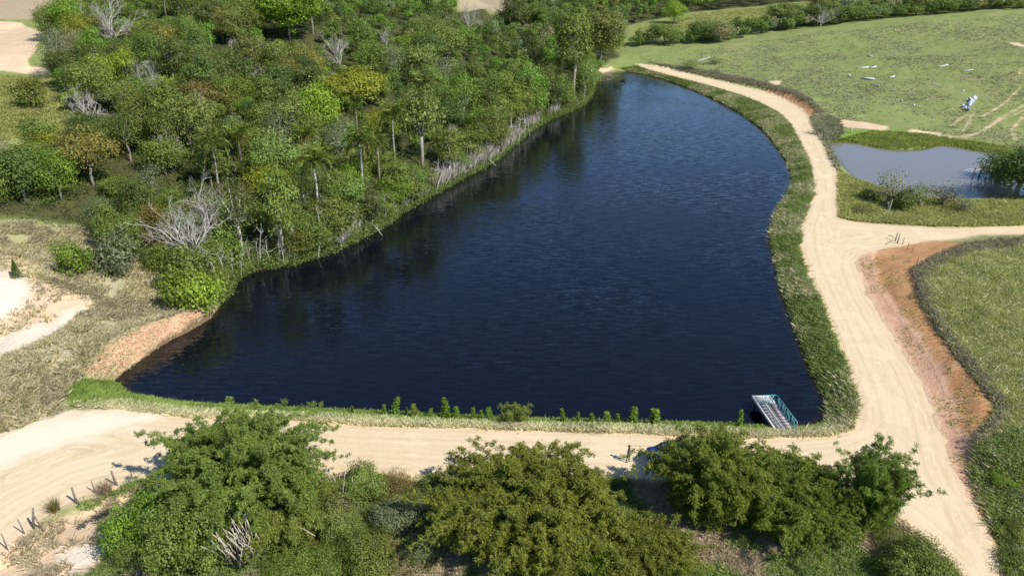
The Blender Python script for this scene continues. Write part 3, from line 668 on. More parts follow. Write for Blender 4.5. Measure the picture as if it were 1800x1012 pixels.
for i in range(len(allp)):
    if allp[i, 1] < 118 and not isrow[i]: kidx[i] = rs.randint(7)
    if colnames[cidx[i]] in ('brownish', 'grey green'): kidx[i] = 13 + rs.randint(3)
scl = allp[:, 2] / 4.6 * rs.uniform(.85, 1.35, len(allp)); shore = sample(LK, allp[:, 0], allp[:, 1])
zs = rs.uniform(.9, 1.5, len(allp)); zs[isrow] *= 1.05
for i in np.where(isrow)[0]: kidx[i] = [7, 8, 9, 0, 2, 5, 14][rs.randint(7)]; cidx[i] = [0, 1, 1, 2, 2, 3, 1][rs.randint(7)]
bel = isbelt | (allp[:, 1] > 330)
scl[isbelt] *= rs.uniform(1.3, 2.2, isbelt.sum()); zs[isbelt] *= .6; cidx[isbelt] = np.array([0, 0, 1, 2, 2, 5, 6, 1])[rs.randint(8, size=isbelt.sum())]
kidx[low] = rs.randint(7, size=low.sum()); scl[low & ~isrow] *= .85; zs[low & ~isrow] *= .62; zs[low & isrow] *= .75
order = np.argsort(-(scl * FPX / pr[:, 2]) * vis)
indiv = [i for i in order if vis[i]][:262]
rest = [i for i in order if i not in set(indiv)]
# labels: colour, size and rank next to the nearest landmark, in the picture as one sees it
LAND = [(338,400,'the big white bare tree'),(626,155,'the golden crowned tree'),(510,30,'the vivid green dome'),(165,270,'the rust tinged round tree'),(478,330,'the yellow green crown by the palms'),(160,190,'the bare tree at the clearing'),
 (205,35,'the fan shaped bare tree'),(452,110,'the tall narrow bare tree'),(598,110,'the grey leafless dome'),(300,275,'the grey leafless tree on the left'),(565,350,'the pale trunked palm'),(695,262,'the rusty trunked palm'),
 (430,290,'the brown skirted palm'),(742,250,'the tall drooping olive tree'),(830,260,'the row of dead shore trunks'),(1008,130,'the lake\'s narrow end'),(905,30,'the tan field'),(780,130,'the forest\'s right middle'),(60,170,'the lone clearing bush'),
 (40,330,'the forest\'s lower left corner'),(1185,25,'the far yellow green tree'),(350,150,'the upper left forest\'s heart'),(1340,45,'the far hill pasture'),(1480,40,'the hedge line\'s leafless tree'),(1650,20,'the pasture\'s top right edge'),(925,150,'the bend in the lake\'s forest shore'),(262,120,'the pale whitish crown')]
LA = np.array([(a, b) for a, b, _ in LAND], float)
lab = {}; buckets = {}
def relation(dx, dy):
    if abs(dx) < 14 and abs(dy) < 14: return 'right beside'
    a = math.degrees(math.atan2(-dy, dx)) % 360
    return ['right of', 'upper right of', 'above', 'upper left of', 'left of', 'lower left of', 'below', 'lower right of'][int(((a + 22.5) % 360) // 45)]
for i in indiv:
    x, y = pr[i, 0], pr[i, 1]; k = int(((LA - (x, y)) ** 2).sum(1).argmin()); dx, dy = x - LA[k, 0], y - LA[k, 1]
    kd = keys[kidx[i]]; shp = {'r': 'round', 't': 'tall', 'w': 'broad', 'a': 'airy'}[kd[0]]
    buckets.setdefault((k, relation(dx, dy), colnames[cidx[i]], shp), []).append((math.hypot(dx, dy), i))
ordw = ['nearest', 'second', 'third', 'fourth', 'fifth', 'sixth', 'seventh', 'eighth', 'ninth', 'tenth']
for (k, rel, c, shp), L in buckets.items():
    L.sort()
    for n, (_, i) in enumerate(L):
        what = '%s %s tree' % (shp, c)
        if len(L) == 1: lab[i] = '%s %s %s' % (what, rel, LAND[k][2])
        else: lab[i] = '%s %s %s %s' % (ordw[min(n, 9)], what, rel, LAND[k][2])
for i in indiv:
    p = (allp[i, 0], allp[i, 1], Z0[i] - .25)
    nm = 'broadleaf_tree'
    place_tree(keys[kidx[i]], p, scl[i], colnames[cidx[i]], nm, lab[i], 'tree', 'forest trees', sz=zs[i], bark=M_PALE if (shore[i] < 9 and rs.rand() < .7) else None)

# the rest of the wood: one mesh per leaf colour slot, one object
def lod_crowns(idx, name, seed):
    rs = np.random.RandomState(seed); Ps = []; Ns = []; Ss = []; Ti = []; Mi = []
    for i in idx:
        s = scl[i]; px = s * 6 * FPX / max(pr[i, 2], 1) * .57
        n = int(np.clip(px * px * 2.6, 150, 2200)) if vis[i] else 60
        Rr = 3.1 * s; Ht = 7 * s * zs[i]; base = np.array([allp[i, 0], allp[i, 1], Z0[i]])
        nl = 9; c = rs.normal(size=(nl, 3)); c /= np.linalg.norm(c, axis=1)[:, None]; c *= rs.uniform(.2, .8, (nl, 1)); c = c * [Rr * .85, Rr * .85, Ht * .33] + [0, 0, Ht * .58]
        li = rs.randint(nl, size=n); d = rs.normal(size=(n, 3)); d[:, 2] += .5; d /= np.linalg.norm(d, axis=1)[:, None]
        lr = rs.uniform(.32, .5, nl)[li] * Rr
        Ps.append(base + c[li] + d * lr[:, None] * rs.uniform(.75, 1.1, (n, 1)) * [1, 1, .75]); Ns.append(d + rs.normal(size=(n, 3)) * .5 + [0, 0, .3])
        Ss.append(np.full(n, np.clip(math.sqrt(Rr * Rr * 16 / n), .25, 1.3)) * rs.uniform(.6, 1.2, n)); Ti.append(np.clip(.35 * rs.rand(nl)[li] + .55 * rs.rand(n), 0, 1)); Mi.append(np.full(n, cidx[i]))
    Ps = np.vstack(Ps); Ns = np.vstack(Ns); Ss = np.concatenate(Ss)
    V, Q = leafcards(Ps, Ns, Ss, Ss * .7, rs); me = mesh(name, V, Q, {'tint': ('FACE', np.concatenate(Ti))})
    for c in colnames: me.materials.append(LM[c])
    me.polygons.foreach_set('material_index', np.concatenate(Mi).astype(np.int32)); me.update()
    o = bpy.data.objects.new(name, me); COL.objects.link(o); return o
tag(lod_crowns(rest, 'distant_forest', 44), 'mixed green forest crowns too many to count behind the nearer trees', 'forest', kind='stuff')

# ------------------------------------------------------------------ loose vegetation (nobody could count it)
def pts_in(poly, n, seed):
    rs = np.random.RandomState(seed); lo = poly.min(0); hi = poly.max(0); out = []; tot = 0
    while tot < n:
        C = rs.uniform(lo, hi, (n * 2, 2)); C = C[inside(C, poly)]; out.append(C); tot += len(C)
    return np.vstack(out)[:n]
def blades(name, C, seed, h=.45, w=.05, per=5, lean=.5, mat='grass_green', label='', cat='grass', zoff=0, cl=.14, hmod=None):
    rs = np.random.RandomState(seed); n = len(C); idx = np.repeat(np.arange(n), per); m = n * per
    X = C[idx] + rs.normal(size=(m, 2)) * cl; z = hz(X[:, 0], X[:, 1]) - .04 + zoff; z = np.maximum(z, -.1)
    hh = h * rs.uniform(.5, 1.25, m) * (hmod[idx] if hmod is not None else 1)
    a = rs.uniform(0, 2 * math.pi, m); le = rs.normal(size=(m, 2)) * lean * hh[:, None]
    ww = w * rs.uniform(.7, 1.4, m)
    b = np.stack([np.cos(a), np.sin(a)], 1) * ww[:, None]
    V = np.empty((m, 4, 3)); V[:, 0, :2] = X - b; V[:, 0, 2] = z; V[:, 1, :2] = X + b; V[:, 1, 2] = z
    V[:, 2, :2] = X + le * .45 + b * .8; V[:, 2, 2] = z + hh * .62; V[:, 3, :2] = X + le; V[:, 3, 2] = z + hh
    V = V.reshape(-1, 3); k = np.arange(m) * 4
    T = np.vstack([np.stack([k, k + 1, k + 2], 1), np.stack([k, k + 2, k + 3], 1)])
    t0 = np.clip(.6 * rs.rand(m) + .5 * fbm(X[:, 0] / 2.5, X[:, 1] / 2.5, seed) , 0, 1)
    o = link(name, mesh(name, V, T, {'tint': ('FACE', np.r_[t0, t0])}), GM[mat]); return tag(o, label, cat, kind='stuff')
def shrubbery(name, C, seed, h=.9, r=.5, per=26, size=.16, mat='olive', label='', cat='undergrowth'):
    """low leafy mounds: leaf cards over small domes"""
    rs = np.random.RandomState(seed); n = len(C); idx = np.repeat(np.arange(n), per); m = n * per
    hh = h * rs.uniform(.4, 1.3, n); rr = r * rs.uniform(.6, 1.3, n)
    d = rs.normal(size=(m, 3)); d[:, 2] = np.abs(d[:, 2]); d /= np.linalg.norm(d, axis=1)[:, None]
    q = rs.uniform(.65, 1.08, (m, 1))
    Pt = np.column_stack([C, hz(C[:, 0], C[:, 1])])[idx] + d * q * np.stack([rr, rr, hh], 1)[idx]
    s = size * rs.uniform(.6, 1.4, m); V, Q = leafcards(Pt, d + rs.normal(size=(m, 3)) * .5 + [0, 0, .3], s, s * .5, rs)
    ti = np.clip(.4 * rs.rand(n)[idx] + .55 * rs.rand(m), 0, 1)
    o = link(name, mesh(name, V, Q, {'tint': ('FACE', ti)}), LM.get(mat) or GM[mat]); return tag(o, label, cat, kind='stuff')
def filt(C, road=.15, water=.15, covers=(), noise=None):
    x, y = C[:, 0], C[:, 1]
    wb = (fbm(x / 1.3, y / 1.3, 5) - .5) * 1.1 + (fbm(x / 5, y / 5, 6) - .5)
    k = (sample(RD, x, y) + wb > road) & (sample(LK, x, y) > water) & (sample(PD, x, y) > water)
    for c, v in covers: k &= cov(c, x, y) > v
    if noise: k &= fbm(x / noise[0], y / noise[0], 88) > noise[1]
    return C[k]

# forest floor and shoreline undergrowth
C = filt(pts_in(FOREST, 60000, 51), water=.1); C = C[C[:, 1] < 300]
C = np.vstack([C[C[:, 1] < 150][:11000], C[C[:, 1] >= 150][:7000]]); shrubbery('forest_undergrowth', C, 52, 1.4, .9, 24, .30, 'dark green', 'low dark leafy undergrowth between the forest trunks')
SH = mp([(372,535),(390,490),(420,455),(540,430),(600,405),(650,380),(690,354),(740,324),(790,300),(830,282),(870,262),(905,236),(950,206),(1000,188),(1028,170),(1040,140),(1046,175),(1000,204),(950,222),(905,256),(870,288),(830,308),(790,330),(740,358),(690,390),(650,414),(600,440),(540,462),(470,476),(425,486),(392,530)], 0)
C = filt(pts_in(SH, 8500, 53), water=-.3)
pq = project(np.column_stack([C, hz(C[:, 0], C[:, 1])])); DB = C[(pq[:, 0] > 735) & (pq[:, 0] < 950) | (fbm(C[:, 0] / 4, C[:, 1] / 4, 14) > .62)]; DB = DB[fbm(DB[:, 0] / 3, DB[:, 1] / 3, 15) > .42][:1500]; hb = .4 + 1.5 * fbm(DB[:, 0] / 2, DB[:, 1] / 2, 16)
NW = C[(sample(LK, C[:, 0], C[:, 1]) < 1.5)][:700]; shrubbery('shore_thicket', NW, 155, 2.0, 1.25, 80, .24, 'mid green', 'leafy thicket leaning over the water under the forest trees', 'thicket')
blades('dead_brush', DB, 154, 2.2, .012, 6, .16, 'dead', 'bleached dead stems tangled along the forest shore', 'brush', hmod=hb)
shrubbery('shore_undergrowth', C[:6200], 54, 1.5, .8, 30, .22, 'dark green', 'olive bushes and weeds fringing the forest shore of the lake')

# bank between the lake and the right-hand road
BANK = mp([(1120,117),(1160,129),(1220,145),(1280,162),(1330,180),(1370,201),(1390,222),(1405,252),(1420,282),(1430,312),(1430,340),(1418,371),(1407,402),(1409,440),(1419,476),(1434,512),(1451,552),(1471,602),(1491,652),(1509,702),(1511,735),(1490,756),(1455,745),(1456,710),(1438,672),(1423,642),(1408,602),(1393,562),(1376,512),(1370,482),(1360,447),(1354,412),(1362,378),(1380,350),(1395,320),(1387,287),(1367,257),(1342,227),(1300,197),(1250,171),(1200,150),(1150,135),(1110,127),(1090,120)], 0)
C = filt(pts_in(BANK, 60000, 55), road=.1, water=-.35)
C1 = C[:30000]; hm = .55 + .9 * fbm(C1[:, 0] / 1.6, C1[:, 1] / 1.6, 71)
blades('bank_grass', C1, 56, .42, .04, 7, .75, 'grass_green', 'tall matted grass on the bank between lake and road', hmod=hm)
shrubbery('bank_scrub', C[30000:37500], 57, .7, .55, 34, .15, 'olive', 'low weedy mounds on the bank between lake and road')
far_b = C[37500:]; blades('bank_brown_grass', far_b[fbm(far_b[:, 0] / 6, far_b[:, 1] / 6, 12) > .48][:12000], 58, .55, .04, 6, .6, 'grass_dry', 'pale dead stems mixed through the bank grass')

# strip of grass along the dam
DAM = mp([(120,684),(160,668),(200,671),(225,693),(330,710),(560,722),(850,735),(1000,740),(1250,747),(1420,752),(1455,742),(1500,746),(1465,765),(1300,771),(1100,760),(850,754),(560,744),(330,732),(200,720),(125,712)], 0)
C = filt(pts_in(DAM, 42000, 60), road=.0, water=-.35)
C0 = C[sample(RD, C[:, 0], C[:, 1]) > .9]; blades('dam_grass', C0, 61, .32, .045, 5, .5, 'grass_lush', 'bright green grass fringe along the dam edge of the lake')
C2 = C[sample(RD, C[:, 0], C[:, 1]) < 1.5][:8000]
blades('dam_dry_grass', C2, 62, .35, .045, 6, .7, 'grass_dry', 'straw coloured grass where the dam fringe meets the road')

# dry slope, left of the lake
LS = mp([(-90,400),(60,392),(150,404),(250,470),(330,520),(385,548),(300,562),(210,592),(140,664),(118,684),(122,712),(50,746),(-90,790)], 0)
C = filt(pts_in(LS, 60000, 63), covers=(('white', -.2),), noise=(2.2, .37)); k = (cov('sand', C[:, 0], C[:, 1]) > .2) & (cov('pink', C[:, 0], C[:, 1]) > .3) | (rs.rand(len(C)) < .06); C = C[k]
blades('slope_dry_grass', C[:19000], 64, .5, .05, 6, .7, 'grass_dry', 'pale dry grass on the slope left of the lake')
PK = filt(pts_in(COVER['pink'][0], 1500, 163), road=.4); blades('bank_sparse_grass', PK, 164, .32, .04, 5, .8, 'grass_dry', 'sparse straw on the bare pink bank left of the lake', cl=.2)
blades('slope_green_grass', C[26000:34000], 65, .5, .05, 5, .6, 'grass_mixed', 'greener grass patches on the slope left of the lake')
kk = fbm(C[:, 0] / 5, C[:, 1] / 5, 21) > .56
shrubbery('slope_scrub', C[kk][:1500], 66, .55, .55, 22, .16, 'grass_dark', 'grey brown low scrub on the slope left of the lake')
CL = mp([(-90,130),(95,135),(120,165),(130,250),(60,240),(-90,258)], 0); C = filt(pts_in(CL, 20000, 67), covers=(('sand', .5),))
blades('clearing_grass', C, 68, .4, .07, 3, .6, 'grass_mixed', 'olive grass of the clearing left of the forest')

# pasture tussocks on the right hill
PAST = mp([(1100,92),(1250,86),(1400,62),(1600,42),(1850,24),(1900,60),(1900,262),(1790,262),(1640,234),(1560,220),(1456,208),(1425,172),(1350,148),(1250,130),(1140,112)], 0)
C = filt(pts_in(PAST, 24000, 70), road=1.2, covers=(('sand', .3),)); C = C[rs.rand(len(C)) < np.clip((fbm(C[:, 0] / 14, C[:, 1] / 14, 88) - .32) * 2.4, .06, .9)]
blades('pasture_tussocks', C, 71, .34, .10, 5, .9, 'grass_dark', 'dark tussocks dotting the grazed hill pasture', cl=.3)
EDGE = mp([(1140,110),(1250,126),(1330,142),(1400,160),(1440,188),(1458,212),(1472,232),(1450,242),(1446,214),(1424,184),(1392,166),(1330,151),(1220,132)], 0)
C = filt(pts_in(EDGE, 3600, 72), road=.9); shrubbery('roadside_scrub', C, 73, .65, .5, 18, .2, 'grass_dark', 'grey brown scrub along the pasture side of the far road')
F2 = mp([(1110,60),(1130,48),(1280,20),(1440,3),(1480,4),(1400,25),(1300,52),(1200,60)], 0); C = pts_in(F2, 7000, 74)
blades('far_pasture_tussocks', C, 75, .5, .14, 3, .7, 'grass_mixed', 'dull tussocks on the far hill pasture beyond the trees')

# grass around the pond
PB = mp([(1476,300),(1500,316),(1540,330),(1600,347),(1700,354),(1850,340),(1850,396),(1720,398),(1640,398),(1560,393),(1500,388),(1476,382),(1474,330)], 0)
C = filt(pts_in(PB, 16000, 76), water=.1); blades('pondside_grass', C, 77, .5, .06, 5, .7, 'grass_mixed', 'green grass between the pond and the side road')
PN = mp([(1448,244),(1540,230),(1640,238),(1800,264),(1850,280),(1790,276),(1740,270),(1680,260),(1650,256),(1620,266),(1560,266),(1500,252)], 0)
C = filt(pts_in(PN, 9000, 78), water=-2.2); C = C[sample(PD, C[:, 0], C[:, 1]) > -3]
Cx = C[:4500].copy(); o = blades('pond_reeds', Cx, 79, .38, .07, 5, .6, 'grass_lush', 'yellow green reeds along the far edge of the pond', 'reeds', zoff=0)
C = filt(pts_in(mp([(1430,205),(1470,212),(1480,235),(1450,252),(1475,300),(1462,300),(1432,232)], 0), 4000, 80)); blades('pond_bank_scrub', C, 81, .8, .09, 6, .7, 'grass_dark', 'brown grass on the steep bank between road and pond')

# field on the right above the cut
FE = mp([(1604,486),(1645,455),(1700,430),(1800,416),(1990,412),(2100,600),(2050,800),(1800,860),(1735,800),(1710,800),(1752,722),(1740,700),(1700,652),(1660,592),(1622,535)], 0)
C = filt(pts_in(FE, 240000, 82), road=.5, covers=(('pink', .0),)); C = C[C[:, 0] < C[:, 1] * 1.0 + 8]
blades('field_dry_grass', C[60000:70000], 183, .5, .045, 5, .7, 'grass_dry', 'straw tufts scattered through the field above the red cut')
blades('field_grass', np.vstack([C[:58000], C[70000:82000]]), 83, .45, .045, 5, .6, 'grass_mixed', 'rough green and straw grass of the field above the red cut')
k = fbm(C[:, 0] / 4.5, C[:, 1] / 4.5, 33) > .52
shrubbery('field_weeds', C[k][:6000], 84, .42, .5, 18, .17, 'mid green', 'green weed patches in the field above the red cut')
FEDGE = mp([(1600,478),(1640,452),(1690,432),(1760,422),(1800,420),(1800,432),(1700,448),(1650,470),(1626,495),(1640,545),(1680,600),(1725,655),(1768,715),(1765,740),(1735,775),(1700,800),(1712,782),(1740,745),(1752,720),(1702,655),(1656,594),(1616,532)], 0)
C = filt(pts_in(FEDGE, 9000, 85), road=.5)
shrubbery('cut_edge_scrub', C[:1700], 86, .8, .55, 24, .17, 'grass_dark', 'dark scrub hanging over the top edge of the red cut')
RB = mp([(1735,780),(1800,760),(1990,800),(2050,1080),(1830,1100),(1790,1030),(1752,960),(1722,890),(1708,850),(1712,810)], 0)
C = filt(pts_in(RB, 30000, 87), road=.7); C = C[(cov('pink', C[:, 0], C[:, 1]) > .1) | (rs.rand(len(C)) < .04)]
blades('ditch_grass', C[:9000], 88, .6, .045, 6, .7, 'grass_green', 'rank green grass beside the lower end of the road')
blades('ditch_dry_grass', C[9000:14000], 188, .55, .045, 6, .7, 'grass_dry', 'straw grass patches beside the lower end of the road')
shrubbery('ditch_weeds', C[15000:17600], 89, .85, .6, 24, .18, 'mid green', 'leafy weeds beside the lower end of the road')
CUT = mp([(1510,455),(1560,432),(1604,486),(1622,540),(1656,598),(1702,660),(1745,720),(1712,790),(1712,850),(1700,880),(1660,790),(1640,730),(1605,655),(1570,590),(1530,530)], 0)
C = filt(pts_in(CUT, 1400, 90), road=.4, noise=(2.5, .55)); blades('cut_weeds', C, 91, .22, .04, 4, .8, 'grass_mixed', 'sparse weeds on the bare red cut', cl=.2)

# foot of the dam, bottom of the picture
BT = mp([(-80,1080),(0,985),(80,920),(160,880),(270,848),(420,848),(620,832),(960,842),(1300,852),(1500,870),(1600,926),(1690,1014),(1710,1100),(800,1150),(-80,1150)], 0)
C = filt(pts_in(BT, 130000, 92), road=.15)
ns = (cov('sand', C[:, 0], C[:, 1]) > .2) | ((fbm(C[:, 0] / 1.5, C[:, 1] / 1.5, 37) > .53) & (rs.rand(len(C)) < .5))
C = C[ns]; C = C[cov('white', C[:, 0], C[:, 1]) > 0]
fx = fbm(C[:, 0] / 6, C[:, 1] / 6, 41); D = C[fx > .5]; E = C[fx <= .5]
blades('foot_green_grass', D[:32000], 93, .45, .04, 6, .6, 'grass_green', 'green grass at the foot of the dam below the bamboo')
blades('foot_dry_grass', E[:32000], 94, .42, .04, 6, .7, 'grass_dry', 'straw grass at the foot of the dam below the bamboo')
shrubbery('foot_weeds', D[32000:35500], 95, .55, .5, 24, .15, 'mid green', 'leafy weeds at the foot of the dam below the bamboo')
SH2 = mp([(560,838),(620,826),(700,830),(770,840),(800,930),(760,1012),(560,1040),(520,930)], 0)
C = pts_in(SH2, 900, 96); C = filt(C, road=.3); shrubbery('thicket_weeds', C, 97, 1.0, .7, 40, .17, 'olive', 'tangled low weeds between the two large bamboo clumps')

# ------------------------------------------------------------------ bushes placed one by one: px, py (foot), width px, prototype, colour, height factor, label
BUSHES = [
 (58,188,56,'bush0','mid green',1.1,'lone rounded bush in the grassy clearing left of the forest','bush'),
 (135,480,58,'bush1','bright green',1.3,'leafy bush on the dry slope with a dead grey bush beside it','bush'),
 (150,478,26,'scrub0','pale',.7,'dead grey bush at the foot of the leafy slope bush','bush'),
 (215,480,75,'bush2','grey green',1.2,'grey green bush at the lower forest edge left of the white bare tree','bush'),
 (318,545,78,'bush3','bright green',1.2,'bright green bush beside the lake corner, lower one','bush'),
 (352,542,74,'bush0','yellow green',1.2,'yellow green bush overhanging the water at the lake corner','bush'),
 (330,512,80,'bush1','mid green',1.2,'mid green bush directly above the bright lake corner bushes','bush'),
 (395,470,60,'bush2','mid green',1.5,'dark leafy shrub right of the white bare tree\'s foot','bush'),
 (258,955,128,'thick0','bright green',1.15,'fresh green feathery bush left of the big left bamboo clump','bush'),
 (335,1000,150,'thick1','mid green',1.3,'tall fine leaved bush below the big left bamboo clump','bush'),
 (250,990,90,'wisp0','olive',1.0,'dull olive shrub under the fresh green feathery bush','bush'),
 (510,1020,110,'thick2','mid green',.7,'deep green vine mound right of the dry canes','bush'),
 (560,1005,110,'thick0','mid green',.6,'dark vine covered mound under the fallen canes','bush'),
 (590,930,90,'wisp1','brownish',1.2,'brownish twiggy shrub right of the big left bamboo clump','bush'),
 (605,960,85,'thick0','olive',1.0,'olive shrub between the dark vine mounds and the thicket','bush'),
 (640,880,90,'thick1','olive',1.1,'olive shrub at the road edge between the large bamboo clumps','bush'),
 (690,870,70,'wisp0','rust tinged',1.1,'rust tinged leggy shrub at the road edge','bush'),
 (700,930,95,'thick2','grey green',1.0,'grey green shrub in the middle of the thicket','bush'),
 (745,905,70,'wisp0','brownish',1.0,'dead brown shrub left of the central bamboo clump\'s shade','bush'),
 (640,1000,110,'thick0','mid green',.9,'green shrub at the bottom of the picture below the thicket','bush'),
 (750,975,80,'wisp1','grey green',.8,'pale wispy shrub beside the central bamboo clump','bush'),
 (590,880,60,'wisp0','brownish',1.2,'bare brown shrub at the road beside the left bamboo clump','bush'),
 (1080,1008,110,'thick0','bright green',.7,'bright green low bush under the front of the central bamboo','bush'),
 (1600,1015,120,'thick0','mid green',.9,'dark leafy bush at the bottom beside the sandy road verge','bush'),
 (1570,960,80,'wisp1','olive',.7,'olive shrub at the foot of the upright bamboo','bush'),
 (1790,950,80,'thick1','mid green',0.54,'green bush right of the road\'s lower end, above the dark hollow','bush'),
 (1765,845,64,'thick2','bright green',0.48,'bright bush at the lower corner of the red cut','bush'),
 (1800,1010,100,'thick0','mid green',0.48,'green bush in the very bottom right corner','bush'),
 (1800,880,60,'wisp1','brownish',0.54,'brown dry shrub right of the road','bush'),
 (1560,360,56,'scrub0','brownish',1.4,'largest brown shrub in front of the pond, leftmost of the row','bush'),
 (1590,368,44,'bush2','dark green',1.0,'dark green shrub between the brown pond shrubs','bush'),
 (1618,362,46,'scrub1','olive',1.2,'olive shrub in the middle of the row before the pond','bush'),
 (1658,362,50,'scrub2','brownish',1.3,'brown shrub at the right of the row before the pond','bush'),
 (1690,370,36,'scrub0','grey green',.9,'small grey shrub near the foot of the poles','bush'),
 (1530,352,34,'bush3','dark green',.8,'small dark shrub left of the brown pond shrubs','bush'),
 (1512,372,30,'scrub2','olive',.8,'olive tuft bush at the corner of the two roads','bush'),
 (1436,236,30,'scrub1','grey green',1.1,'grey bush between the far road and the pond','bush'),
 (1462,224,24,'scrub2','grey green',1.0,'smaller grey bush above the pond corner','bush'),
 (1215,122,36,'scrub0','mid green',.6,'low green bush in the pasture above the far road','bush'),
 (1255,112,30,'scrub1','olive',.5,'low olive bush in the pasture beside a lying log','bush'),
]
for px, py, w, key, col, sz, lb, nm in BUSHES:
    p = g(px, py); p[2] -= .1; s = w / ppm(p) / (2 * TREES[key][2] * .95)
    place_tree(key, p, s, col, 'bush', lb, 'bush', 'bushes', sz=sz, crown_name='foliage')
for px, py, w, key, col, lb in [(1785,346,120,'round1','dark green','big dark tree at the right edge beside the pond'),(1820,340,120,'wide1','dark green','broad dark crowned tree behind the dark pond tree at the picture edge'),(1750,340,60,'tall0','mid green','smaller tree leaning over the pond beside the poles')]:
    p = g(px, py); p[2] -= .2; s = w / ppm(p) / (2 * TREES[key][2] * .95); place_tree(key, p, s, col, 'broadleaf_tree', lb, 'tree', 'trees by the pond', sz=.7)

# small conifer-like sapling on the sand
rs2 = np.random.RandomState(5); p = g(30, 488); r = root('conifer_sapling', p, 'small dark conifer sapling on the pale sand left of the slope', 'sapling')
s = 34 / ppm(p) / 2.0; mb = MB(); mb.tube([(0, 0, -.2), (0, 0, 1.9 * s)], [.05, .015], 5); link('trunk', mb.mesh('sapling_trunk'), M_BARK, r)
n = 2600; t = rs2.rand(n) ** .8; a = rs2.uniform(0, 6.28, n); rr = (1 - t) * .62 * s * rs2.uniform(.3, 1, n) + .03
Pt = np.stack([np.cos(a) * rr, np.sin(a) * rr, t * 1.95 * s + .05], 1); V, Q = leafcards(Pt, rs2.normal(size=(n, 3)) + [0, 0, .6], .16, .06, rs2, along=np.stack([np.cos(a), np.sin(a), np.full(n, .9)], 1))
link('foliage', mesh('sapling_foliage', V, Q, {'tint': ('FACE', rs2.rand(n))}), LM['dark green'], r)

# ------------------------------------------------------------------ dead trunks along the flooded forest shore
shore_px = [(396,508),(404,500),(388,512),(410,492),(425,486),(500,470),(560,456),(652,408),(645,402),(700,384)] + \
    [(760 + 9 * k, 336 - 5.1 * k + (k * 7 % 5) * 1.5) for k in range(0, 20)] + [(765 + 10.5 * k, 326 - 5.2 * k) for k in range(0, 15)] + [(905,252),(915,242),(925,238),(938,228),(990,200),(1016,190),(1024,184),(440,470),(455,468),(615,428)]
SL = [(300,420,'the white bare tree\'s foot'),]
names_zone = lambda x: 'by the lake corner bushes' if x < 430 else ('between the lake corner and the palms' if x < 560 else ('below the palms' if x < 720 else ('in the dense bleached thicket on the forest shore' if x < 900 else 'toward the narrow end of the lake')))
shore_px += [(440 + 17 * k, 470 - 2.05 * k - .28 * k * k + (k * 5 % 4)) for k in range(18)]; shore_px.sort(); cntz = {}
tot = {}
for px, py in shore_px: tot[names_zone(px)] = tot.get(names_zone(px), 0) + 1
for i, (px, py) in enumerate(shore_px):
    p = march([(px, py)])[0]; p[2] = max(p[2], -.2); z = names_zone(px); cntz[z] = cntz.get(z, 0) + 1; n = cntz[z]
    ordn = ['first','second','third','fourth','fifth','sixth','seventh','eighth','ninth','tenth','eleventh','twelfth','thirteenth','fourteenth','fifteenth','sixteenth','seventeenth','eighteenth','nineteenth','twentieth','twenty-first','twenty-second','twenty-third','twenty-fourth','twenty-fifth','twenty-sixth','twenty-seventh','twenty-eighth','twenty-ninth','thirtieth','thirty-first','thirty-second','thirty-third','thirty-fourth','thirty-fifth','thirty-sixth'][n - 1]
    s = rs.uniform(.6, 1.15)
    o = place_bare(SNAG[i % 6], p, s, 'dead_tree', '%s bleached dead trunk from the left %s' % (ordn, z), 'dead trunks standing along the forest shore', sz=rs.uniform(.8, 1.35))
    o.rotation_euler = (rs.normal() * .12, rs.normal() * .12, rs.uniform(0, 6.28))
for (x0, y0, x1, y1, lb) in [(648,398,672,414,'fallen pale branch lying out over the water below the palms'),(850,284,872,292,'fallen pale trunk dipping into the lake at the bleached thicket'),(880,260,918,232,'long arching pale trunk over the bend of the shore'),(395,478,438,472,'fallen branch reaching over the water at the lake corner'),(800,318,850,292,'leaning pale trunk across the base of the bleached thicket')]:
    a = g(x0, y0); b = unproj([(x1, y1)], .25)[0]; b = np.array([b[0], b[1], .25]); a[2] = max(a[2], 0) + .6; m = (a + b) / 2 + [0, 0, .5]
    mb = MB(); mb.tube([a, m, b], [.11, .09, .04], 6); mb.tube([m, m + [.5, -.4, .5]], [.04, .015], 4); mb.tube([(m + b) / 2, (m + b) / 2 + [.3, .3, .5]], [.035, .012], 4)
    tag(link('fallen_branch', mb.mesh('fallen_branch'), M_PALE), lb, 'fallen branch', 'fallen branches at the forest shore')

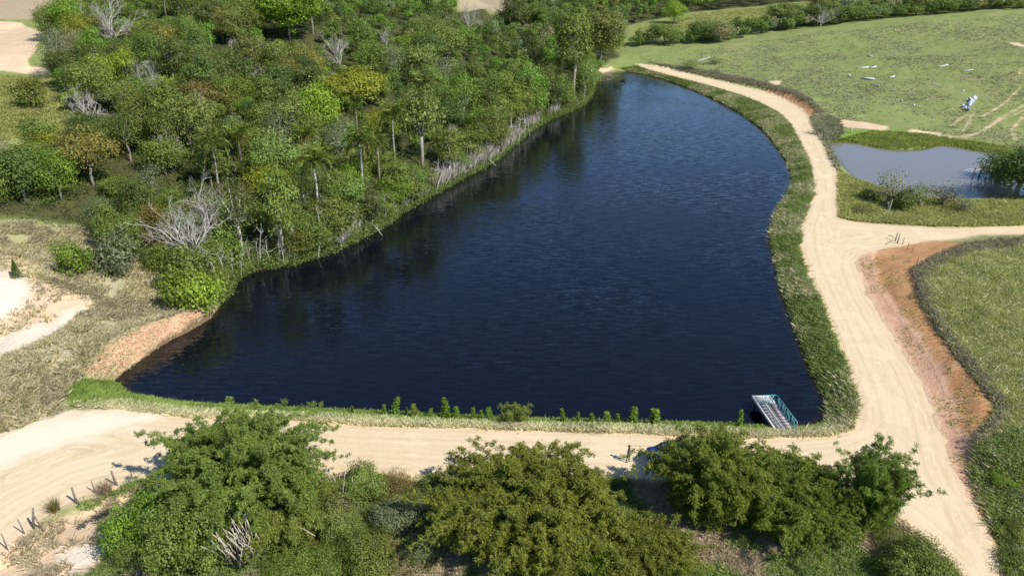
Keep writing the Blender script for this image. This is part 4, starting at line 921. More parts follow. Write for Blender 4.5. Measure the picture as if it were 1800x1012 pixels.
# ------------------------------------------------------------------ bamboo
def bamboo(p, name, label, seed, n, rb, L, lean, mat, up=0., nodes=17, leafn=8, t0=.28, leaf=.34, culmr=.035, bias=(0, 0), sprayL=.8):
    leafn = int(leafn * 1.7); n = int(n * 1.15)
    rs = np.random.RandomState(seed); r = root(name, p, label, 'bamboo', 'bamboo clumps in front of the lake'); cu = MB(); Ps = []; Ns = []; Al = []; Ti = []
    for i in range(n):
        a = rs.uniform(0, 2 * math.pi); q = rb * math.sqrt(rs.rand()); b = np.array([math.cos(a) * q, math.sin(a) * q, 0])
        b[2] = float(hz(p[0] + b[0], p[1] + b[1])) - p[2] - .1
        out = b[:2] / rb * lean + np.clip(rs.normal(size=2), -1.5, 1.5) * lean * .30 + np.array(bias) * rs.rand(); l = L * rs.uniform(.58, 1.0); m = 11
        t = np.linspace(0, 1, m); s = t * l
        hx = l * (.20 * t + .42 * t ** 2.3); zz = l * (t * .98 - (.52 - up) * t ** 2.6 * min(1, np.linalg.norm(out) * 1.2 + .25))
        cd = rs.normal(size=2) * .13 * l; pts = b + np.stack([out[0] * hx + cd[0] * t ** 3, out[1] * hx + cd[1] * t ** 3, zz - .10 * l * t ** 5], 1); cu.tube(pts, np.linspace(culmr, .008, m), 4, cap=False)
        ct = rs.rand()
        for k in range(nodes):
            tt = t0 + (1 - t0) * (k + rs.rand()) / nodes; c = np.array([np.interp(tt, t, pts[:, j]) for j in range(3)]) + rs.normal(size=3) * .12
            for _ in range(2):
                ba = rs.uniform(0, 2 * math.pi); bl = sprayL * (1.15 - .85 * tt) * rs.uniform(.5, 1.35)
                d = np.array([math.cos(ba), math.sin(ba), rs.uniform(-.1, .6)]); u = rs.rand(leafn) ** .7
                pp = c + d * bl * u[:, None] + np.array([0, 0, -.35]) * bl * (u ** 2)[:, None] + rs.normal(size=(leafn, 3)) * .09
                al = d * .6 + rs.normal(size=(leafn, 3)) * .4 + np.array([0, 0, -.6])
                Ps.append(pp); Al.append(al); Ns.append(rs.normal(size=(leafn, 3)) * .6 + [0, 0, 1.0]); Ti.append(np.clip(.25 * ct + .25 * rs.rand() + .5 * rs.rand(leafn), 0, 1))
    Ps = np.vstack(Ps); Ns = np.vstack(Ns); Al = np.vstack(Al); s = leaf * .80 * rs.uniform(.6, 1.25, len(Ps))
    V, Q = leafcards(Ps, Ns, s, s * .26, rs, along=Al)
    link('culms', cu.mesh('bamboo_culms'), M_CULM, r); link('foliage', mesh('bamboo_foliage', V, Q, {'tint': ('FACE', np.concatenate(Ti))}), LM[mat], r)
    return r
bamboo(g(425,900), 'bamboo_clump', 'big feathery bamboo clump arching over the road on the left', 1, 250, 3.3, 12.4, .60, 'bamboo', nodes=24, bias=(-.1, .0), leaf=.34, leafn=12)
bamboo(g(520,935), 'bamboo_clump', 'lower bamboo growth with grey stems in front of the left clump', 2, 90, 2.2, 6.4, .7, 'bamboo', nodes=18, leaf=.3, leafn=12)
bamboo(g(930,948), 'bamboo_clump', 'large dense olive domed bamboo clump in the centre foreground', 3, 330, 4.4, 9.8, .58, 'bamboo olive', nodes=24, t0=.1, leaf=.34, leafn=12, bias=(-.22, 0))
bamboo(g(1244,905), 'bamboo_clump', 'tall green bamboo clump leaning over the road left of the jetty', 4, 150, 2.2, 11.4, .46, 'bamboo deep', nodes=24, t0=.1, bias=(.05, .2), leaf=.34, leafn=12)
bamboo(g(1380,915), 'bamboo_clump', 'round deep green bamboo clump between the tall and the upright ones', 5, 190, 3.0, 7.8, .75, 'bamboo deep', nodes=22, t0=.1, leaf=.34, leafn=12)
bamboo(g(1520,915), 'bamboo_clump', 'narrow upright bamboo clump with sparse tips at the road bend', 6, 70, 1.7, 8.6, .26, 'bamboo deep', up=.42, nodes=24, t0=.1, leaf=.30, leafn=10, sprayL=.5, bias=(.15, .05))
bamboo(g(1130,1000), 'bamboo_clump', 'low bamboo skirt between the central and right clumps', 7, 110, 2.6, 5.2, .7, 'bamboo deep', nodes=16, t0=.1, leaf=.3, leafn=12)
bamboo(g(905,742), 'bamboo_clump', 'thin young bamboo tips standing against the lake behind the centre clump', 8, 16, 1.1, 2.9, .5, 'bamboo', up=.2, nodes=12, t0=.2, leaf=.26, sprayL=.4)
# dry canes
def canes(px, py, n, L, lab, seed, lean=(0, 0), spr=.25):
    rs = np.random.RandomState(seed); p = g(px, py); r = root('dry_canes', p, lab, 'bamboo', 'bundles of dry bamboo canes'); mb = MB()
    for i in range(n):
        b = np.array([rs.normal() * .7, rs.normal() * .5, -.2]); d = np.array([lean[0] + rs.normal() * spr, lean[1] + rs.normal() * spr, 1.]); l = L * rs.uniform(.6, 1.1)
        mb.tube([b, b + d * l * .5, b + d * l + [0, 0, -.1 * l]], [.045, .035, .02], 5)
    link('canes', mb.mesh('cane_bundle'), M_DRYCULM, r)
canes(432, 985, 60, 5.2, 'thick bundle of pale dry canes at the foot of the left bamboo', 3, (.02, -.42), .13)
canes(598, 880, 22, 3.6, 'grey dry canes right of the left bamboo clump', 4, (.05, -.2), .2)
for k, (a, b, lb) in enumerate([((478,955),(520,925),'pale fallen cane crossing another over the vine mound'),((470,940),(518,962),'pale fallen cane lying under the crossed one'),((520,965),(560,990),'fallen cane low in the dark vines')]):
    A = g(*a); B = g(*b); A[2] += 2.4; B[2] += 2.6; mb = MB(); mb.tube([A, (A + B) / 2 + [0, 0, .1], B], [.04, .035, .025], 5); tag(link('fallen_cane', mb.mesh('fallen_cane'), M_DRYCULM), lb, 'bamboo cane', 'fallen canes')

C = filt(pts_in(DAM, 900, 160), road=.8, water=-.1); shrubbery('dam_weeds', C[:240], 161, .55, .4, 40, .12, 'mid green', 'irregular weeds growing out of the dam fringe by the water')
# saplings along the dam edge
dl = ['leftmost sapling on the dam fringe','second sapling from the left on the dam fringe','tallest narrow sapling of the left dam group','sapling just right of the tallest on the dam','fifth dam sapling from the left','sixth dam sapling from the left','seventh dam sapling from the left','eighth dam sapling from the left','ninth dam sapling from the left','tenth dam sapling from the left','eleventh dam sapling, before the young bamboo','twelfth dam sapling, behind the central bamboo','first sapling right of the young bamboo tips','second sapling right of the young bamboo tips','third sapling right of the young bamboo tips','fourth sapling right of the young bamboo tips','fifth sapling right of the young bamboo tips','sixth sapling right of the young bamboo tips','broad leafy sapling beside the tall right bamboo','last sapling before the jetty']
sapx = [(620,728,16),(675,732,22),(691,731,36),(714,734,20),(731,734,20),(756,735,20),(779,735,24),(789,735,28),(802,736,24),(833,737,22),(846,738,22),(862,738,18),(992,744,26),(1015,744,22),(1038,744,20),(1068,745,18),(1085,746,16),(1113,747,24),(1150,750,34),(1300,752,26)]
def sap_mesh(seed):
    rs = np.random.RandomState(seed); n = 420; t = rs.rand(n); a = rs.uniform(0, 6.28, n); rr = .26 * (1 - .55 * t) * rs.uniform(.2, 1, n)
    Pt = np.stack([np.cos(a) * rr, np.sin(a) * rr, .12 + t * 1.45], 1); V, Q = leafcards(Pt, rs.normal(size=(n, 3)) * .6 + [0, -.3, .8], .2, .075, rs, along=np.stack([np.cos(a), np.sin(a), rs.uniform(0, 1.2, n)], 1))
    f = mesh('sapling_leaves', V, Q, {'tint': ('FACE', rs.rand(n))}); f.materials.append(LM['bright green'])
    mb = MB(); mb.tube([(0, 0, -.1), (.02, 0, .8), (0, .02, 1.5)], [.025, .018, .008], 5); s = mb.mesh('sapling_stem'); s.materials.append(M_BARK); return s, f
SAP = [sap_mesh(i) for i in range(3)]
for i, (px, py, h) in enumerate(sapx):
    p = unproj([(px, py)], .5)[0]; p = np.array([p[0], p[1], float(hz(p[0], p[1]))]); s = h / ppm(p) / .82 / 1.6
    r = root('sapling', p, dl[i], 'sapling', 'saplings along the dam edge', rs.uniform(0, 6)); s *= rs.uniform(.8, 1.25); r.scale = (s * rs.uniform(1.0, 2.0), s * rs.uniform(1.0, 1.8), s); r.rotation_euler = (rs.normal() * .12, rs.normal() * .12, rs.uniform(0, 6))
    for n_, me in zip(('stem', 'foliage'), SAP[i % 3]):
        o = bpy.data.objects.new(n_, me); COL.objects.link(o); o.parent = r
# ------------------------------------------------------------------ small built things
TEAL = solid_mat('teal painted steel', (.10,.42,.46), (.16,.38,.38), .45, 6, spec=.5)
PLANK = solid_mat('weathered grey planks', (.50,.48,.46), (.36,.35,.33), .8, 4, stretch=(1, 1, 1), bump=.2)
WHITE = solid_mat('whitened edge boards', (.78,.76,.72), (.60,.58,.54), .6, 5)
DARK = solid_mat('dark rusted steel', (.035,.04,.05), (.08,.06,.05), .6, 5)
PINK = solid_mat('faded reddish boards', (.52,.40,.37), (.40,.33,.31), .8, 4)
ZD = 1.15
c_ = [unproj([q], ZD)[0] for q in ((1322,696),(1353,696),(1397,756),(1364,756))]
FL, FR, NRt, NL = [np.array([a[0], a[1], ZD]) for a in c_]
jet = root('jetty', (float(FL[0]), float(FL[1]), 0), 'small grey plank jetty with teal truss railing at the lake\'s right corner', 'jetty')
O = np.array([FL[0], FL[1], 0])
def jp(u, v, z=0): # u along from far to near, v from left to right
    return (FL * (1 - v) + FR * v) * (1 - u) + (NL * (1 - v) + NRt * v) * u + [0, 0, z] - O
def slab(mb, u0, u1, v0, v1, z0, z1):
    V = [jp(u, v, z) for z in (z0, z1) for (u, v) in ((u0, v0), (u0, v1), (u1, v1), (u1, v0))]
    mb.add(V, [(0, 1, 2, 3), (7, 6, 5, 4), (0, 4, 5, 1), (1, 5, 6, 2), (2, 6, 7, 3), (3, 7, 4, 0)])
mb = MB()
for k in range(24): slab(mb, k / 24 + .004, (k + 1) / 24 - .004, .04, .96, -.06, 0)
link('deck', mb.mesh('jetty_deck'), PLANK, jet)
mb = MB(); slab(mb, -.012, .0, 0, 1, -.2, .05); slab(mb, 0, 1, -.02, .04, -.2, .04); slab(mb, 0, .28, .96, 1.03, -.2, .04); link('edge_board', mb.mesh('jetty_edge'), WHITE, jet)
mb = MB(); slab(mb, .24, .97, .66, .93, .012, .035); link('side_panel', mb.mesh('jetty_panel'), PINK, jet)
mb = MB()
for v in (.12, .40, .64): slab(mb, .22, .96, v - .012, v + .012, .04, .06)
for k in range(9): slab(mb, .25 + k * .085, .26 + k * .085, .12, .40, .062, .075); slab(mb, .27 + k * .085, .28 + k * .085, .64, .93, .04, .055)
link('deck_grid', mb.mesh('jetty_grid'), DARK, jet)
mb = MB(); slab(mb, .01, .99, .0, .96, -.62, -.21); link('hull', mb.mesh('jetty_hull'), DARK, jet)
for u in (.08, .5, .9):
    for v in (.08, .92):
        mb = MB(); q = jp(u, v, -.1); mb.tube([q, q - [0, 0, 2.4]], .07, 8); link('pile', mb.mesh('jetty_pile'), DARK, jet)
def truss(name, a, b, n, h, posts=True):
    mb = MB(); up = np.array([0, 0, h]); rr = .028
    mb.tube([a + up, b + up], rr * 1.3, 6); mb.tube([a + up * .06, b + up * .06], rr, 6)
    for k in range(n + 1):
        q = a + (b - a) * k / n; mb.tube([q, q + up], rr, 5)
        if k < n:
            q2 = a + (b - a) * (k + 1) / n
            mb.tube([q + (up if k % 2 else up * .06), q2 + (up * .06 if k % 2 else up)], rr * .8, 5)
    link(name, mb.mesh(name), TEAL, jet)
truss('railing', jp(.24, 1.0), jp(1.04, 1.0), 9, 1.05)
truss('cross_railing', jp(.24, .22), jp(.24, 1.0), 4, 1.0)

# car under the bamboo
BLUE = solid_mat('dark blue car paint', (.012,.03,.16), (.016,.04,.20), .25, 1, spec=.7); GLASS = solid_mat('dark car glass', (.01,.012,.015), (.02,.02,.025), .05, 1, spec=.8); TYRE = solid_mat('tyre rubber', (.02,.02,.02), (.03,.03,.03), .9); RIM = solid_mat('grey wheel rim', (.35,.35,.36), (.25,.25,.26), .4, 3, metal=.6); LAMP = solid_mat('headlamp lens', (.75,.76,.78), (.6,.6,.62), .15, 2, spec=.8); PLATE = solid_mat('pale number plate', (.6,.6,.6), (.5,.5,.5), .5)
def make_car(p, rz):
    r = root('parked_car', p, 'dark blue car parked in bamboo shade on the dam road', 'car', None, rz)
    prof = [(-2.0,.38),(-2.03,.72),(-1.9,.95),(-1.25,1.0),(1.0,1.02),(1.85,.95),(1.98,.7),(1.95,.36)]
    cab = [(-1.3,1.0),(-.75,1.42),(-.3,1.5),(.9,1.48),(1.65,1.0)]
    def ext(pr, w0, w1, z0, z1):
        n = len(pr); V = []; F = []
        for s in (-1, 1):
            for x, z in pr: w = w0 + (w1 - w0) * np.clip((z - z0) / (z1 - z0), 0, 1); V.append((x, s * w, z))
        return V, n
    import bmesh
    def prism(pr, w0, w1, z0, z1, name, mat, bev):
        V, n = ext(pr, w0, w1, z0, z1); bm = bmesh.new(); vs = [bm.verts.new(v) for v in V]
        bm.faces.new(vs[:n][::-1]); bm.faces.new(vs[n:])
        for i in range(n): j = (i + 1) % n; bm.faces.new((vs[i], vs[j], vs[n + j], vs[n + i]))
        bmesh.ops.recalc_face_normals(bm, faces=bm.faces[:]); bmesh.ops.bevel(bm, geom=bm.edges[:], offset=bev, segments=2, affect='EDGES', profile=.6)
        me = bpy.data.meshes.new(name); bm.to_mesh(me); bm.free(); return link(name, me, mat, r)
    prism(prof, .82, .80, .4, 1, 'body', BLUE, .06); prism([(x * .97 + .01, z - .02) for x, z in cab], .77, .60, 1, 1.5, 'windows', GLASS, .03)
    mb = MB(); mb.box((.25, 0, 1.49), (1.3, 1.2, .05)); link('roof', mb.mesh('car_roof'), BLUE, r)
    for x in (-1.25, 1.25):
        for y in (-.78, .78):
            mb = MB(); mb.tube([(0, -.1, 0), (0, .1, 0)], .31, 20); w = link('wheel', mb.mesh('tyre'), TYRE, r, (x, y, .31)); mb = MB(); s = 1 if y > 0 else -1; mb.tube([(0, .1 * s, 0), (0, .115 * s, 0)], .19, 14); link('rim', mb.mesh('rim'), RIM, w)
    for y in (-.6, .6):
        mb = MB(); mb.box((-1.99, y, .74), (.1, .3, .14)); link('headlight', mb.mesh('headlight'), LAMP, r)
    mb = MB(); mb.box((-2.04, 0, .52), (.03, .42, .13)); link('number_plate', mb.mesh('number_plate'), PLATE, r)
    mb = MB(); mb.box((-2.0, 0, .42), (.14, 1.5, .2)); link('bumper', mb.mesh('bumper'), DARK, r)
    return r
pc = g(1178, 806); make_car((pc[0], pc[1], pc[2] + .02), R(12))

# person standing in the bamboo shade
def person(p, h=1.72):
    J = {'pelvis': (0, 0, .93), 'waist': (0, 0, 1.08), 'chest': (0, -.02, 1.28), 'neckb': (0, -.01, 1.44), 'neck': (0, -.02, 1.51), 'headc': (0, -.03, 1.60), 'head': (0, -.03, 1.68),
         'hipl': (.09, 0, .90), 'kneel': (.12, -.05, .50), 'anklel': (.13, .02, .09), 'toel': (.15, -.15, .03), 'hipr': (-.09, 0, .90), 'kneer': (-.11, .06, .50), 'ankler': (-.13, .14, .09), 'toer': (-.14, -.02, .03),
         'shl': (.17, -.01, 1.40), 'elbl': (.25, .03, 1.13), 'wrl': (.22, -.14, .93), 'shr': (-.17, -.01, 1.40), 'elbr': (-.26, .02, 1.13), 'wrr': (-.25, -.10, .90)}
    E = [('pelvis','waist'),('waist','chest'),('chest','neckb'),('neckb','neck'),('neck','headc'),('headc','head'),('pelvis','hipl'),('hipl','kneel'),('kneel','anklel'),('anklel','toel'),('pelvis','hipr'),('hipr','kneer'),('kneer','ankler'),('ankler','toer'),('chest','shl'),('shl','elbl'),('elbl','wrl'),('chest','shr'),('shr','elbr'),('elbr','wrr')]
    Rad = dict(pelvis=.14, waist=.125, chest=.145, neckb=.08, neck=.055, headc=.095, head=.085, hipl=.09, kneel=.06, anklel=.042, toel=.035, hipr=.09, kneer=.06, ankler=.042, toer=.035, shl=.06, elbl=.043, wrl=.03, shr=.06, elbr=.043, wrr=.03)
    names = list(J); V = [J[k] for k in names]; Ed = [(names.index(a), names.index(b)) for a, b in E]; rad = [Rad[k] for k in names]
    for s, w in ((1, 'wrl'), (-1, 'wrr')):   # palms, fingers and thumb
        wi = names.index(w); b = np.array(J[w]); V.append(tuple(b + [0, -.03, -.075])); rad.append(.026); pi = len(V) - 1; Ed.append((wi, pi))
        for k, (dy, ln) in enumerate(((-.035, .07), (-.012, .08), (.012, .075), (.035, .06))):
            V.append(tuple(b + [0, -.03 + dy, -.11])); rad.append(.009); Ed.append((pi, len(V) - 1)); V.append(tuple(b + [-s * .012, -.04 + dy, -.11 - ln * .8])); rad.append(.008); Ed.append((len(V) - 2, len(V) - 1))
        V.append(tuple(b + [-s * .02, -.075, -.07])); rad.append(.009); Ed.append((wi, len(V) - 1)); V.append(tuple(b + [-s * .02, -.09, -.11])); rad.append(.008); Ed.append((len(V) - 2, len(V) - 1))
    me = bpy.data.meshes.new('body'); me.from_pydata(V, Ed, []); o = bpy.data.objects.new('person', me); COL.objects.link(o)
    o.modifiers.new('skin', 'SKIN'); o.modifiers.new('sub', 'SUBSURF').levels = 1; o.modifiers['sub'].render_levels = 2
    for i, v in enumerate(me.skin_vertices[0].data): v.radius = (rad[i], rad[i] * (.78 if i in (0, 1, 2) else 1)); v.use_root = (i == 0)
    m, nt, out = nodes('person dark clothes and skin'); N = NT(nt); tc = N.n('ShaderNodeTexCoord'); sx = N.n('ShaderNodeSeparateXYZ'); N.l(tc.outputs['Object'], sx.inputs[0])
    c = N.mix(N.math('GREATER_THAN', sx.outputs[2], 1.0), (.018,.020,.03), (.022,.020,.022)); c = N.mix(N.math('GREATER_THAN', sx.outputs[2], 1.49), c, (.20,.11,.07)); c = N.mix(N.math('LESS_THAN', sx.outputs[2], .07), c, (.03,.03,.03))
    pr_ = N.n('ShaderNodeBsdfPrincipled'); N.l(c, pr_.inputs['Base Color']); pr_.inputs['Roughness'].default_value = .8; N.l(pr_.outputs[0], out.inputs[0]); me.materials.append(m)
    mb = MB(); th = np.linspace(0, 2 * math.pi, 13)[:-1]
    Vh = []; 
    for k, (zz, rr_) in enumerate(((1.60, .108), (1.66, .112), (1.72, .10), (1.765, .06), (1.785, .015))):
        for t in th: Vh.append((rr_ * math.cos(t), -.015 + rr_ * 1.1 * math.sin(t) + (.02 if k == 0 else 0), zz))
    Q = [(k * 12 + i, k * 12 + (i + 1) % 12, (k + 1) * 12 + (i + 1) % 12, (k + 1) * 12 + i) for k in range(4) for i in range(12)]
    mb.add(Vh, Q); link('hair', mb.mesh('hair', True), DARK, o)
    mb = MB(); mb.tube([(0, -.13, 1.62), (0, -.155, 1.60), (0, -.13, 1.585)], [.012, .017, .012], 6); link('nose', mb.mesh('nose', True), m, o)
    mb = MB()
    for s in (-1, 1): mb.tube([(s * .036, -.115, 1.635), (s * .036, -.13, 1.635)], [.012, .008], 8)
    link('eyes', mb.mesh('eyes', True), DARK, o)
    mb = MB(); mb.tube([(-.025, -.125, 1.56), (0, -.132, 1.557), (.025, -.125, 1.56)], .006, 6); link('mouth', mb.mesh('mouth', True), solid_mat('lips', (.25,.09,.07), (.2,.08,.06)), o)
    for s in (-1, 1): mb = MB(); mb.tube([(s * .095, -.02, 1.63), (s * .115, -.01, 1.62), (s * .1, -.02, 1.585)], [.012, .018, .01], 6); link('ear', mb.mesh('ear', True), m, o)
    o.location = p; o.rotation_euler = (0, 0, R(60)); tag(o, 'person in dark clothes standing on the shaded dam road beside the blue car', 'person'); return o
pp_ = g(1104, 812); person((pp_[0], pp_[1], pp_[2] + .02))

# fence posts, lower left
fl = ['nearest the lower left corner','second, with a short dark strut','third, thin pair below the leaning one','leaning forked one with a dark strut','thin twin stakes beside the sandy tuft','thick weathered one with a dark strut','thin stake by the large grass tuft','pale split one against the sand','thin dark stake nearest the bamboo']
fp_ = [(12,975,22,0),(62,912,24,1),(108,898,16,0),(160,872,30,1),(106+0,898,0,0),(136,882,20,1),(168,865,16,0),(204,852,20,1),(234,848,18,0)]
FPX_ = [(14,962,22,.12,0),(64,966-0,0,0,0)]
posts = [((14,966),(9,944),.05,'thin fence stake nearest the lower left corner',None),((14,966),(14,949),.07,None,None),
 ((44,938),(36,918),.05,'thin fence stake with a twig beside it',None),((58,928),(66,900),.09,'leaning thick fence post propped by a dark strut',(74,916)),
 ((106,896),(102,882),.05,'thin fence stake between the two thick posts',None),((135,884),(131,864),.09,'thick upright fence post with a dark strut',(137,870)),
 ((168,866),(163,851),.045,'thin fence stake beside the big grass tuft',None),((204,852),(199,834),.09,'pale split fence post against the bright sand',(206,842)),((236,850),(232,834),.045,'thin dark fence stake nearest the left bamboo',None)]
for a, b, rr, lb, st in posts:
    if not lb: continue
    A = g(*a); h = (a[1] - b[1]) / ppm(A) / .8 + .35; r = root('fence_post', A, lb, 'fence post', 'fence posts along the lower road edge'); lean = (b[0] - a[0] + 2) / ppm(A)
    mb = MB(); mb.tube([(0, 0, -.3), (lean * .5, .02, h * .5), (lean, .03, h)], [rr * 1.1, rr, rr * .85], 7); link('post', mb.mesh('post'), M_POST, r)
    if st: mb = MB(); q = (st[0] - a[0]) / ppm(A); mb.tube([(q + .15, -.1, -.2), (lean * .7, .0, h * .75)], [rr * .8, rr * .7], 6); link('strut', mb.mesh('strut'), M_POST, r)
# broken fence at the road junction
for i, (a, b, lb) in enumerate([((1573,424),(1577,409),'taller of the pair of posts at the road fork'),((1577,428),(1580,412),'shorter of the pair of posts at the road fork'),((1586,430),(1588,418),'thin stake right of the post pair at the fork'),((1594,439),(1597,427),'leaning stake at the top of the orange soil'),((1603,441),(1606,431),'faint grey stake furthest right on the orange soil'),((1612,462),(1614,448),'grey weathered stake at the scrub edge above the cut')]):
    A = g(*a); h = (a[1] - b[1]) / ppm(A) / .88; mb = MB(); mb.tube([(0, 0, -.2), ((b[0] - a[0]) / ppm(A) * .6, 0, h)], [.1 if i < 2 else .06, .07 if i < 2 else .04], 6)
    o = tag(link('fence_post', mb.mesh('fork_post'), M_POST), lb, 'fence post', 'broken fence posts at the road fork'); o.location = A
for a, b, lb in [((1561,418),(1572,422),'broken dark rail lying beside the fork posts'),((1562,431),(1568,426),'short dark branch on the pale soil below the fork posts')]:
    A = g(*a); B = g(*b); A[2] += .4; B[2] += .2; mb = MB(); mb.tube([A, (A + B) / 2 + [0, 0, .2], B], [.06, .05, .03], 5); tag(link('fallen_branch', mb.mesh('rail'), M_POST), lb, 'branch', 'broken wood at the road fork')
# leaning grey pole with twigs by the pond shrubs
A = g(1555, 388); r = root('dead_tree', A, 'thin leaning grey dead sapling at the grass corner above the junction', 'dead tree'); h = 34 / ppm(A) / .9
mb = MB(); mb.tube([(0, 0, -.2), (.5, .2, h * .5), (.8, .3, h)], [.07, .05, .02], 6); link('trunk', mb.mesh('lean_trunk'), M_PALE, r)
mb = MB(); rs3 = np.random.RandomState(3)
for k in range(9): q = np.array([.8, .3, h]) * rs3.uniform(.5, 1); mb.tube([q, q + rs3.normal(size=3) * .5], [.025, .01], 3, cap=False)
link('branches', mb.mesh('lean_branches'), M_PALE, r)

# paired poles at the pond with crossarms and wires
A = g(1699, 342); B = g(1711, 338); hA = 44 / ppm(A) / .93; hB = 44 / ppm(B) / .93
WIRE = solid_mat('pale aluminium wire', (.75,.75,.74), (.6,.6,.6), .4, 3, metal=.3)
for q, h, lb in ((A, hA, 'left utility pole of the pair at the pond'), (B, hB, 'right utility pole of the pair at the pond, with a brace')):
    r = root('utility_pole', q, lb, 'utility pole', 'utility poles at the pond'); dx = 1.0
    mb = MB(); mb.tube([(0, 0, -.4), (dx * .3, 0, h * .5), (dx * .6, 0, h)], [.17, .15, .12], 8); link('pole', mb.mesh('pole'), DARK, r)
    mb = MB(); mb.tube([(dx * .6 - .9, .2, h - .35), (dx * .6 + .9, -.2, h - .35)], .07, 6); link('crossarm', mb.mesh('crossarm'), M_POST, r)
    for k in range(3):
        x = dx * .6 - .8 + .8 * k; mb = MB(); mb.tube([(x, .18 - .18 * k, h - .3), (x, .18 - .18 * k, h - .08)], [.05, .04], 8); link('insulator', mb.mesh('insulator'), WHITE, r)
    if h == hA:
        mb = MB()
        for k in range(3):
            x = dx * .6 - .8 + .8 * k; a0_ = np.array([x, .18 - .18 * k, h - .1]); mb.tube([a0_, a0_ + [-1.6, .2, -.7], a0_ + [-3.0 + .2 * k, .4, -2.0]], .035, 4)
            mb.tube([a0_, a0_ + [.9, -.1, -.35], a0_ + (B - A) + [.1, 0, .1]], .035, 4)
        link('wire', mb.mesh('wires'), WIRE, r)

# things lying in the pasture
CONC = solid_mat('pale concrete', (.66,.67,.68), (.45,.47,.50), .8, 3, bump=.3)
def beam(a, b, rr, lb, n=1, seed=0):
    A = g(*a); B = g(*b); rs = np.random.RandomState(seed); mb = MB(); d = (B - A); off = np.array([-d[1], d[0], 0]) / (np.linalg.norm(d) + 1e-6)
    for k in range(n):
        o_ = off * (k - (n - 1) / 2) * rr * 2.4 + d * rs.uniform(-.08, .08); mb.tube([A + o_ + [0, 0, rr + hz(A[0], A[1]) - A[2]], B + o_ + [0, 0, rr + .1]], rr, 6)
    tag(link('concrete_post', mb.mesh('concrete_post'), CONC), lb, 'post', 'pale posts lying in the hill pasture')
beam((1505,121),(1527,120),.22,'long pale post lying highest of the left pasture group'); beam((1530,121),(1540,119),.25,'short white post end touching the long pale one')
beam((1514,139),(1536,141),.26,'thick grey post pair lying below the long pale one', 2); beam((1530,149),(1545,152),.16,'thin grey post lying lowest of the left pasture group')
beam((1563,138),(1572,136),.22,'short bright white post right of the grey pair'); beam((1649,119),(1666,116),.2,'white post lying alone in the middle of the pasture')
beam((1690,127),(1710,124),.13,'faint grey pole lying right of the lone white post'); beam((1636,149),(1652,150),.12,'faint grey rail lying low in mid pasture'); beam((1225,109),(1248,102),.18,'pale log beside the low bush above the far road')
beam((1524,99),(1532,101),.22,'short dark grey block highest in the pasture')
def rockpile(px, py, w, n, lb, name='rubble_block', mat=CONC, seed=0):
    rs = np.random.RandomState(seed); p = g(px, py); mb = MB()
    for k in range(n):
        a = rs.uniform(0, 6.28); q = w * rs.rand() ** .6; s = w * rs.uniform(.25, .5); x, y = math.cos(a) * q * .5, math.sin(a) * q * 1.0
        M = np.linalg.qr(rs.normal(size=(3, 3)))[0]; mb.box((x, y, s * .3 + float(hz(p[0] + x, p[1] + y)) - p[2]), (s, s * .7, s * .5), M=M)
    o = tag(link(name, mb.mesh(name), mat), lb, 'rubble', None); o.location = p
rockpile(1493,133,1.3,5,'small white and dark boulder heap left of the lying posts', seed=2)
o = None
METAL = solid_mat('white and blue scrap sheet', (.72,.75,.82), (.10,.13,.25), .5, .9, spec=.4)
p = g(1705, 184); r = root('scrap_wreck', p, 'crumpled white and dark blue scrap wreck lying above the cattle tracks', 'scrap'); rs4 = np.random.RandomState(8); mb = MB(); u = 26 / ppm(p)
for k in range(16):
    mb = MB(); t = k / 15; M = np.linalg.qr(rs4.normal(size=(3, 3)))[0]; s = u * rs4.uniform(.12, .26); mb.box(((t - .5) * u * 1.9 + rs4.normal() * .35, (t - .5) * u * 2.6 + rs4.normal() * .3, s * .5 + float(hz(p[0] + (t - .5) * u * 1.9, p[1] + (t - .5) * u * 2.6)) - p[2]), (s * 1.3, s, s * .35), M=M); link('panel', mb.mesh('scrap_panel'), METAL, r)

for px, py, lb in [(1693,161,'small pale stone above the scrap wreck'),(1585,178,'left one of two tiny pale stones low in the pasture'),(1606,186,'right one of two tiny pale stones low in the pasture'),(1496,234,'little white stake at the marshy pond corner')]:
    p = g(px, py); mb = MB(); M = np.linalg.qr(np.random.RandomState(px).normal(size=(3, 3)))[0]; mb.box((0, 0, .15), (.55, .4, .35), M=M); o = tag(link('stone' if px != 1496 else 'marker_stake', mb.mesh('stone'), CONC), lb, 'stone' if px != 1496 else 'stake'); o.location = p
    if px == 1496: o.scale = (.5, .5, 3.2)
# snag in the far water, and a dead log at the pond
p = unproj([(1096,142)], 0)[0]; r = root('floating_snag', (p[0], p[1], 0), 'small dark tangle of branches in the lake near its far tip', 'branches'); mb = MB(); rs5 = np.random.RandomState(1)
for k in range(26): a = rs5.normal(size=3) * [.6, .5, .1]; b = a + rs5.normal(size=3) * [.7, .6, .5] + [0, 0, .6]; mb.tube([a, b], [.09, .04], 4, cap=False)
link('branches', mb.mesh('snag_twigs'), DARK, r)
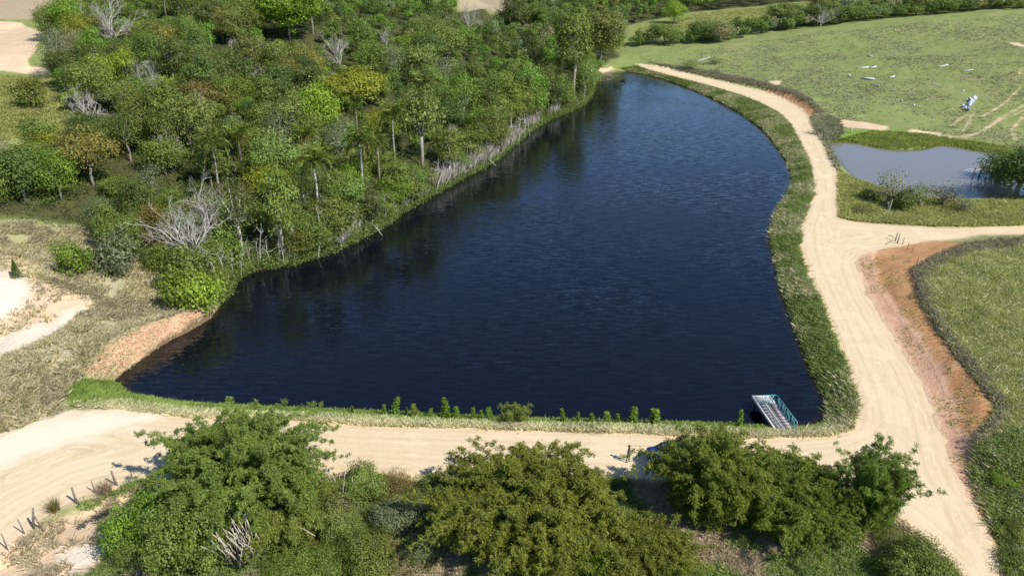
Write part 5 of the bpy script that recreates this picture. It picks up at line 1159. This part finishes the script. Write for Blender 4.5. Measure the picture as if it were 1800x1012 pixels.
# grass tuft, hollow stones right bottom
p = g(1786, 972); mb = MB(); mb.tube([(0, 0, -.5), (0, 0, .35), (0, 0, .7)], [.9, .8, .35], 9); o = tag(link('boulder', mb.mesh('boulder', True), solid_mat('grey blue rock', (.25,.26,.29), (.10,.10,.12), .9, 2, bump=.6)), 'grey boulder in the dark hollow beside the road\'s lower end', 'boulder'); o.location = p
for px, py, h, lb in [(186,868,26,'tall brown grass tuft behind the fence stakes'),(236,862,22,'yellow brown grass tuft left of the left bamboo'),(96,898,22,'round olive grass tuft at the leaning post'),(1,748,24,'yellow flowering tuft at the left picture edge')]:
    p = g(px, py); rs6 = np.random.RandomState(px); n = 260; s = h / ppm(p) / .85; a = rs6.uniform(0, 6.28, n); le = rs6.uniform(.1, .75, n) * s; hh = s * rs6.uniform(.5, 1.1, n); V = np.zeros((n, 3, 3))
    b = np.stack([-np.sin(a), np.cos(a)], 1) * .028; c0 = rs6.normal(size=(n, 2)) * .12 * s
    V[:, 0, :2] = c0 - b; V[:, 1, :2] = c0 + b; V[:, 2, 0] = c0[:, 0] + np.cos(a) * le; V[:, 2, 1] = c0[:, 1] + np.sin(a) * le; V[:, 2, 2] = hh
    o = tag(link('grass_tuft', mesh('grass_tuft', V.reshape(-1, 3), np.arange(3 * n).reshape(n, 3), {'tint': ('FACE', rs6.rand(n))}), GM['grass_dry' if px != 96 else 'grass_mixed']), lb, 'grass tuft', 'single tufts by the lower left road'); o.location = p

# ------------------------------------------------------------------ light
EL, AZX, AZY = R(45), .80, -.60
S = Vector((AZX * math.cos(EL), AZY * math.cos(EL), math.sin(EL)))
sd = bpy.data.lights.new('sun', 'SUN'); sd.energy = 5.0; sd.angle = R(.5); sd.color = (1.0, .965, .90)
so = bpy.data.objects.new('sun', sd); COL.objects.link(so); so.rotation_euler = S.to_track_quat('Z', 'Y').to_euler()
w = bpy.data.worlds.new('World'); sc.world = w; w.use_nodes = True; nt = w.node_tree; nt.nodes.clear()
sky = nt.nodes.new('ShaderNodeTexSky'); sky.sky_type = 'NISHITA'; sky.sun_disc = False; sky.sun_elevation = EL; sky.sun_rotation = math.atan2(AZX, AZY); sky.altitude = 2000; sky.air_density = 1.0; sky.dust_density = .0; sky.ozone_density = 5.0
bg = nt.nodes.new('ShaderNodeBackground'); bg.inputs[1].default_value = .14; ow = nt.nodes.new('ShaderNodeOutputWorld'); nt.links.new(sky.outputs[0], bg.inputs[0]); nt.links.new(bg.outputs[0], ow.inputs[0])
sc.view_settings.view_transform = 'Standard'; sc.view_settings.look = 'None'; sc.view_settings.exposure = 0.25; sc.view_settings.gamma = 1
try:
    sc.cycles.max_bounces = 6; sc.cycles.diffuse_bounces = 3; sc.cycles.glossy_bounces = 2; sc.cycles.transmission_bounces = 2
except Exception: pass
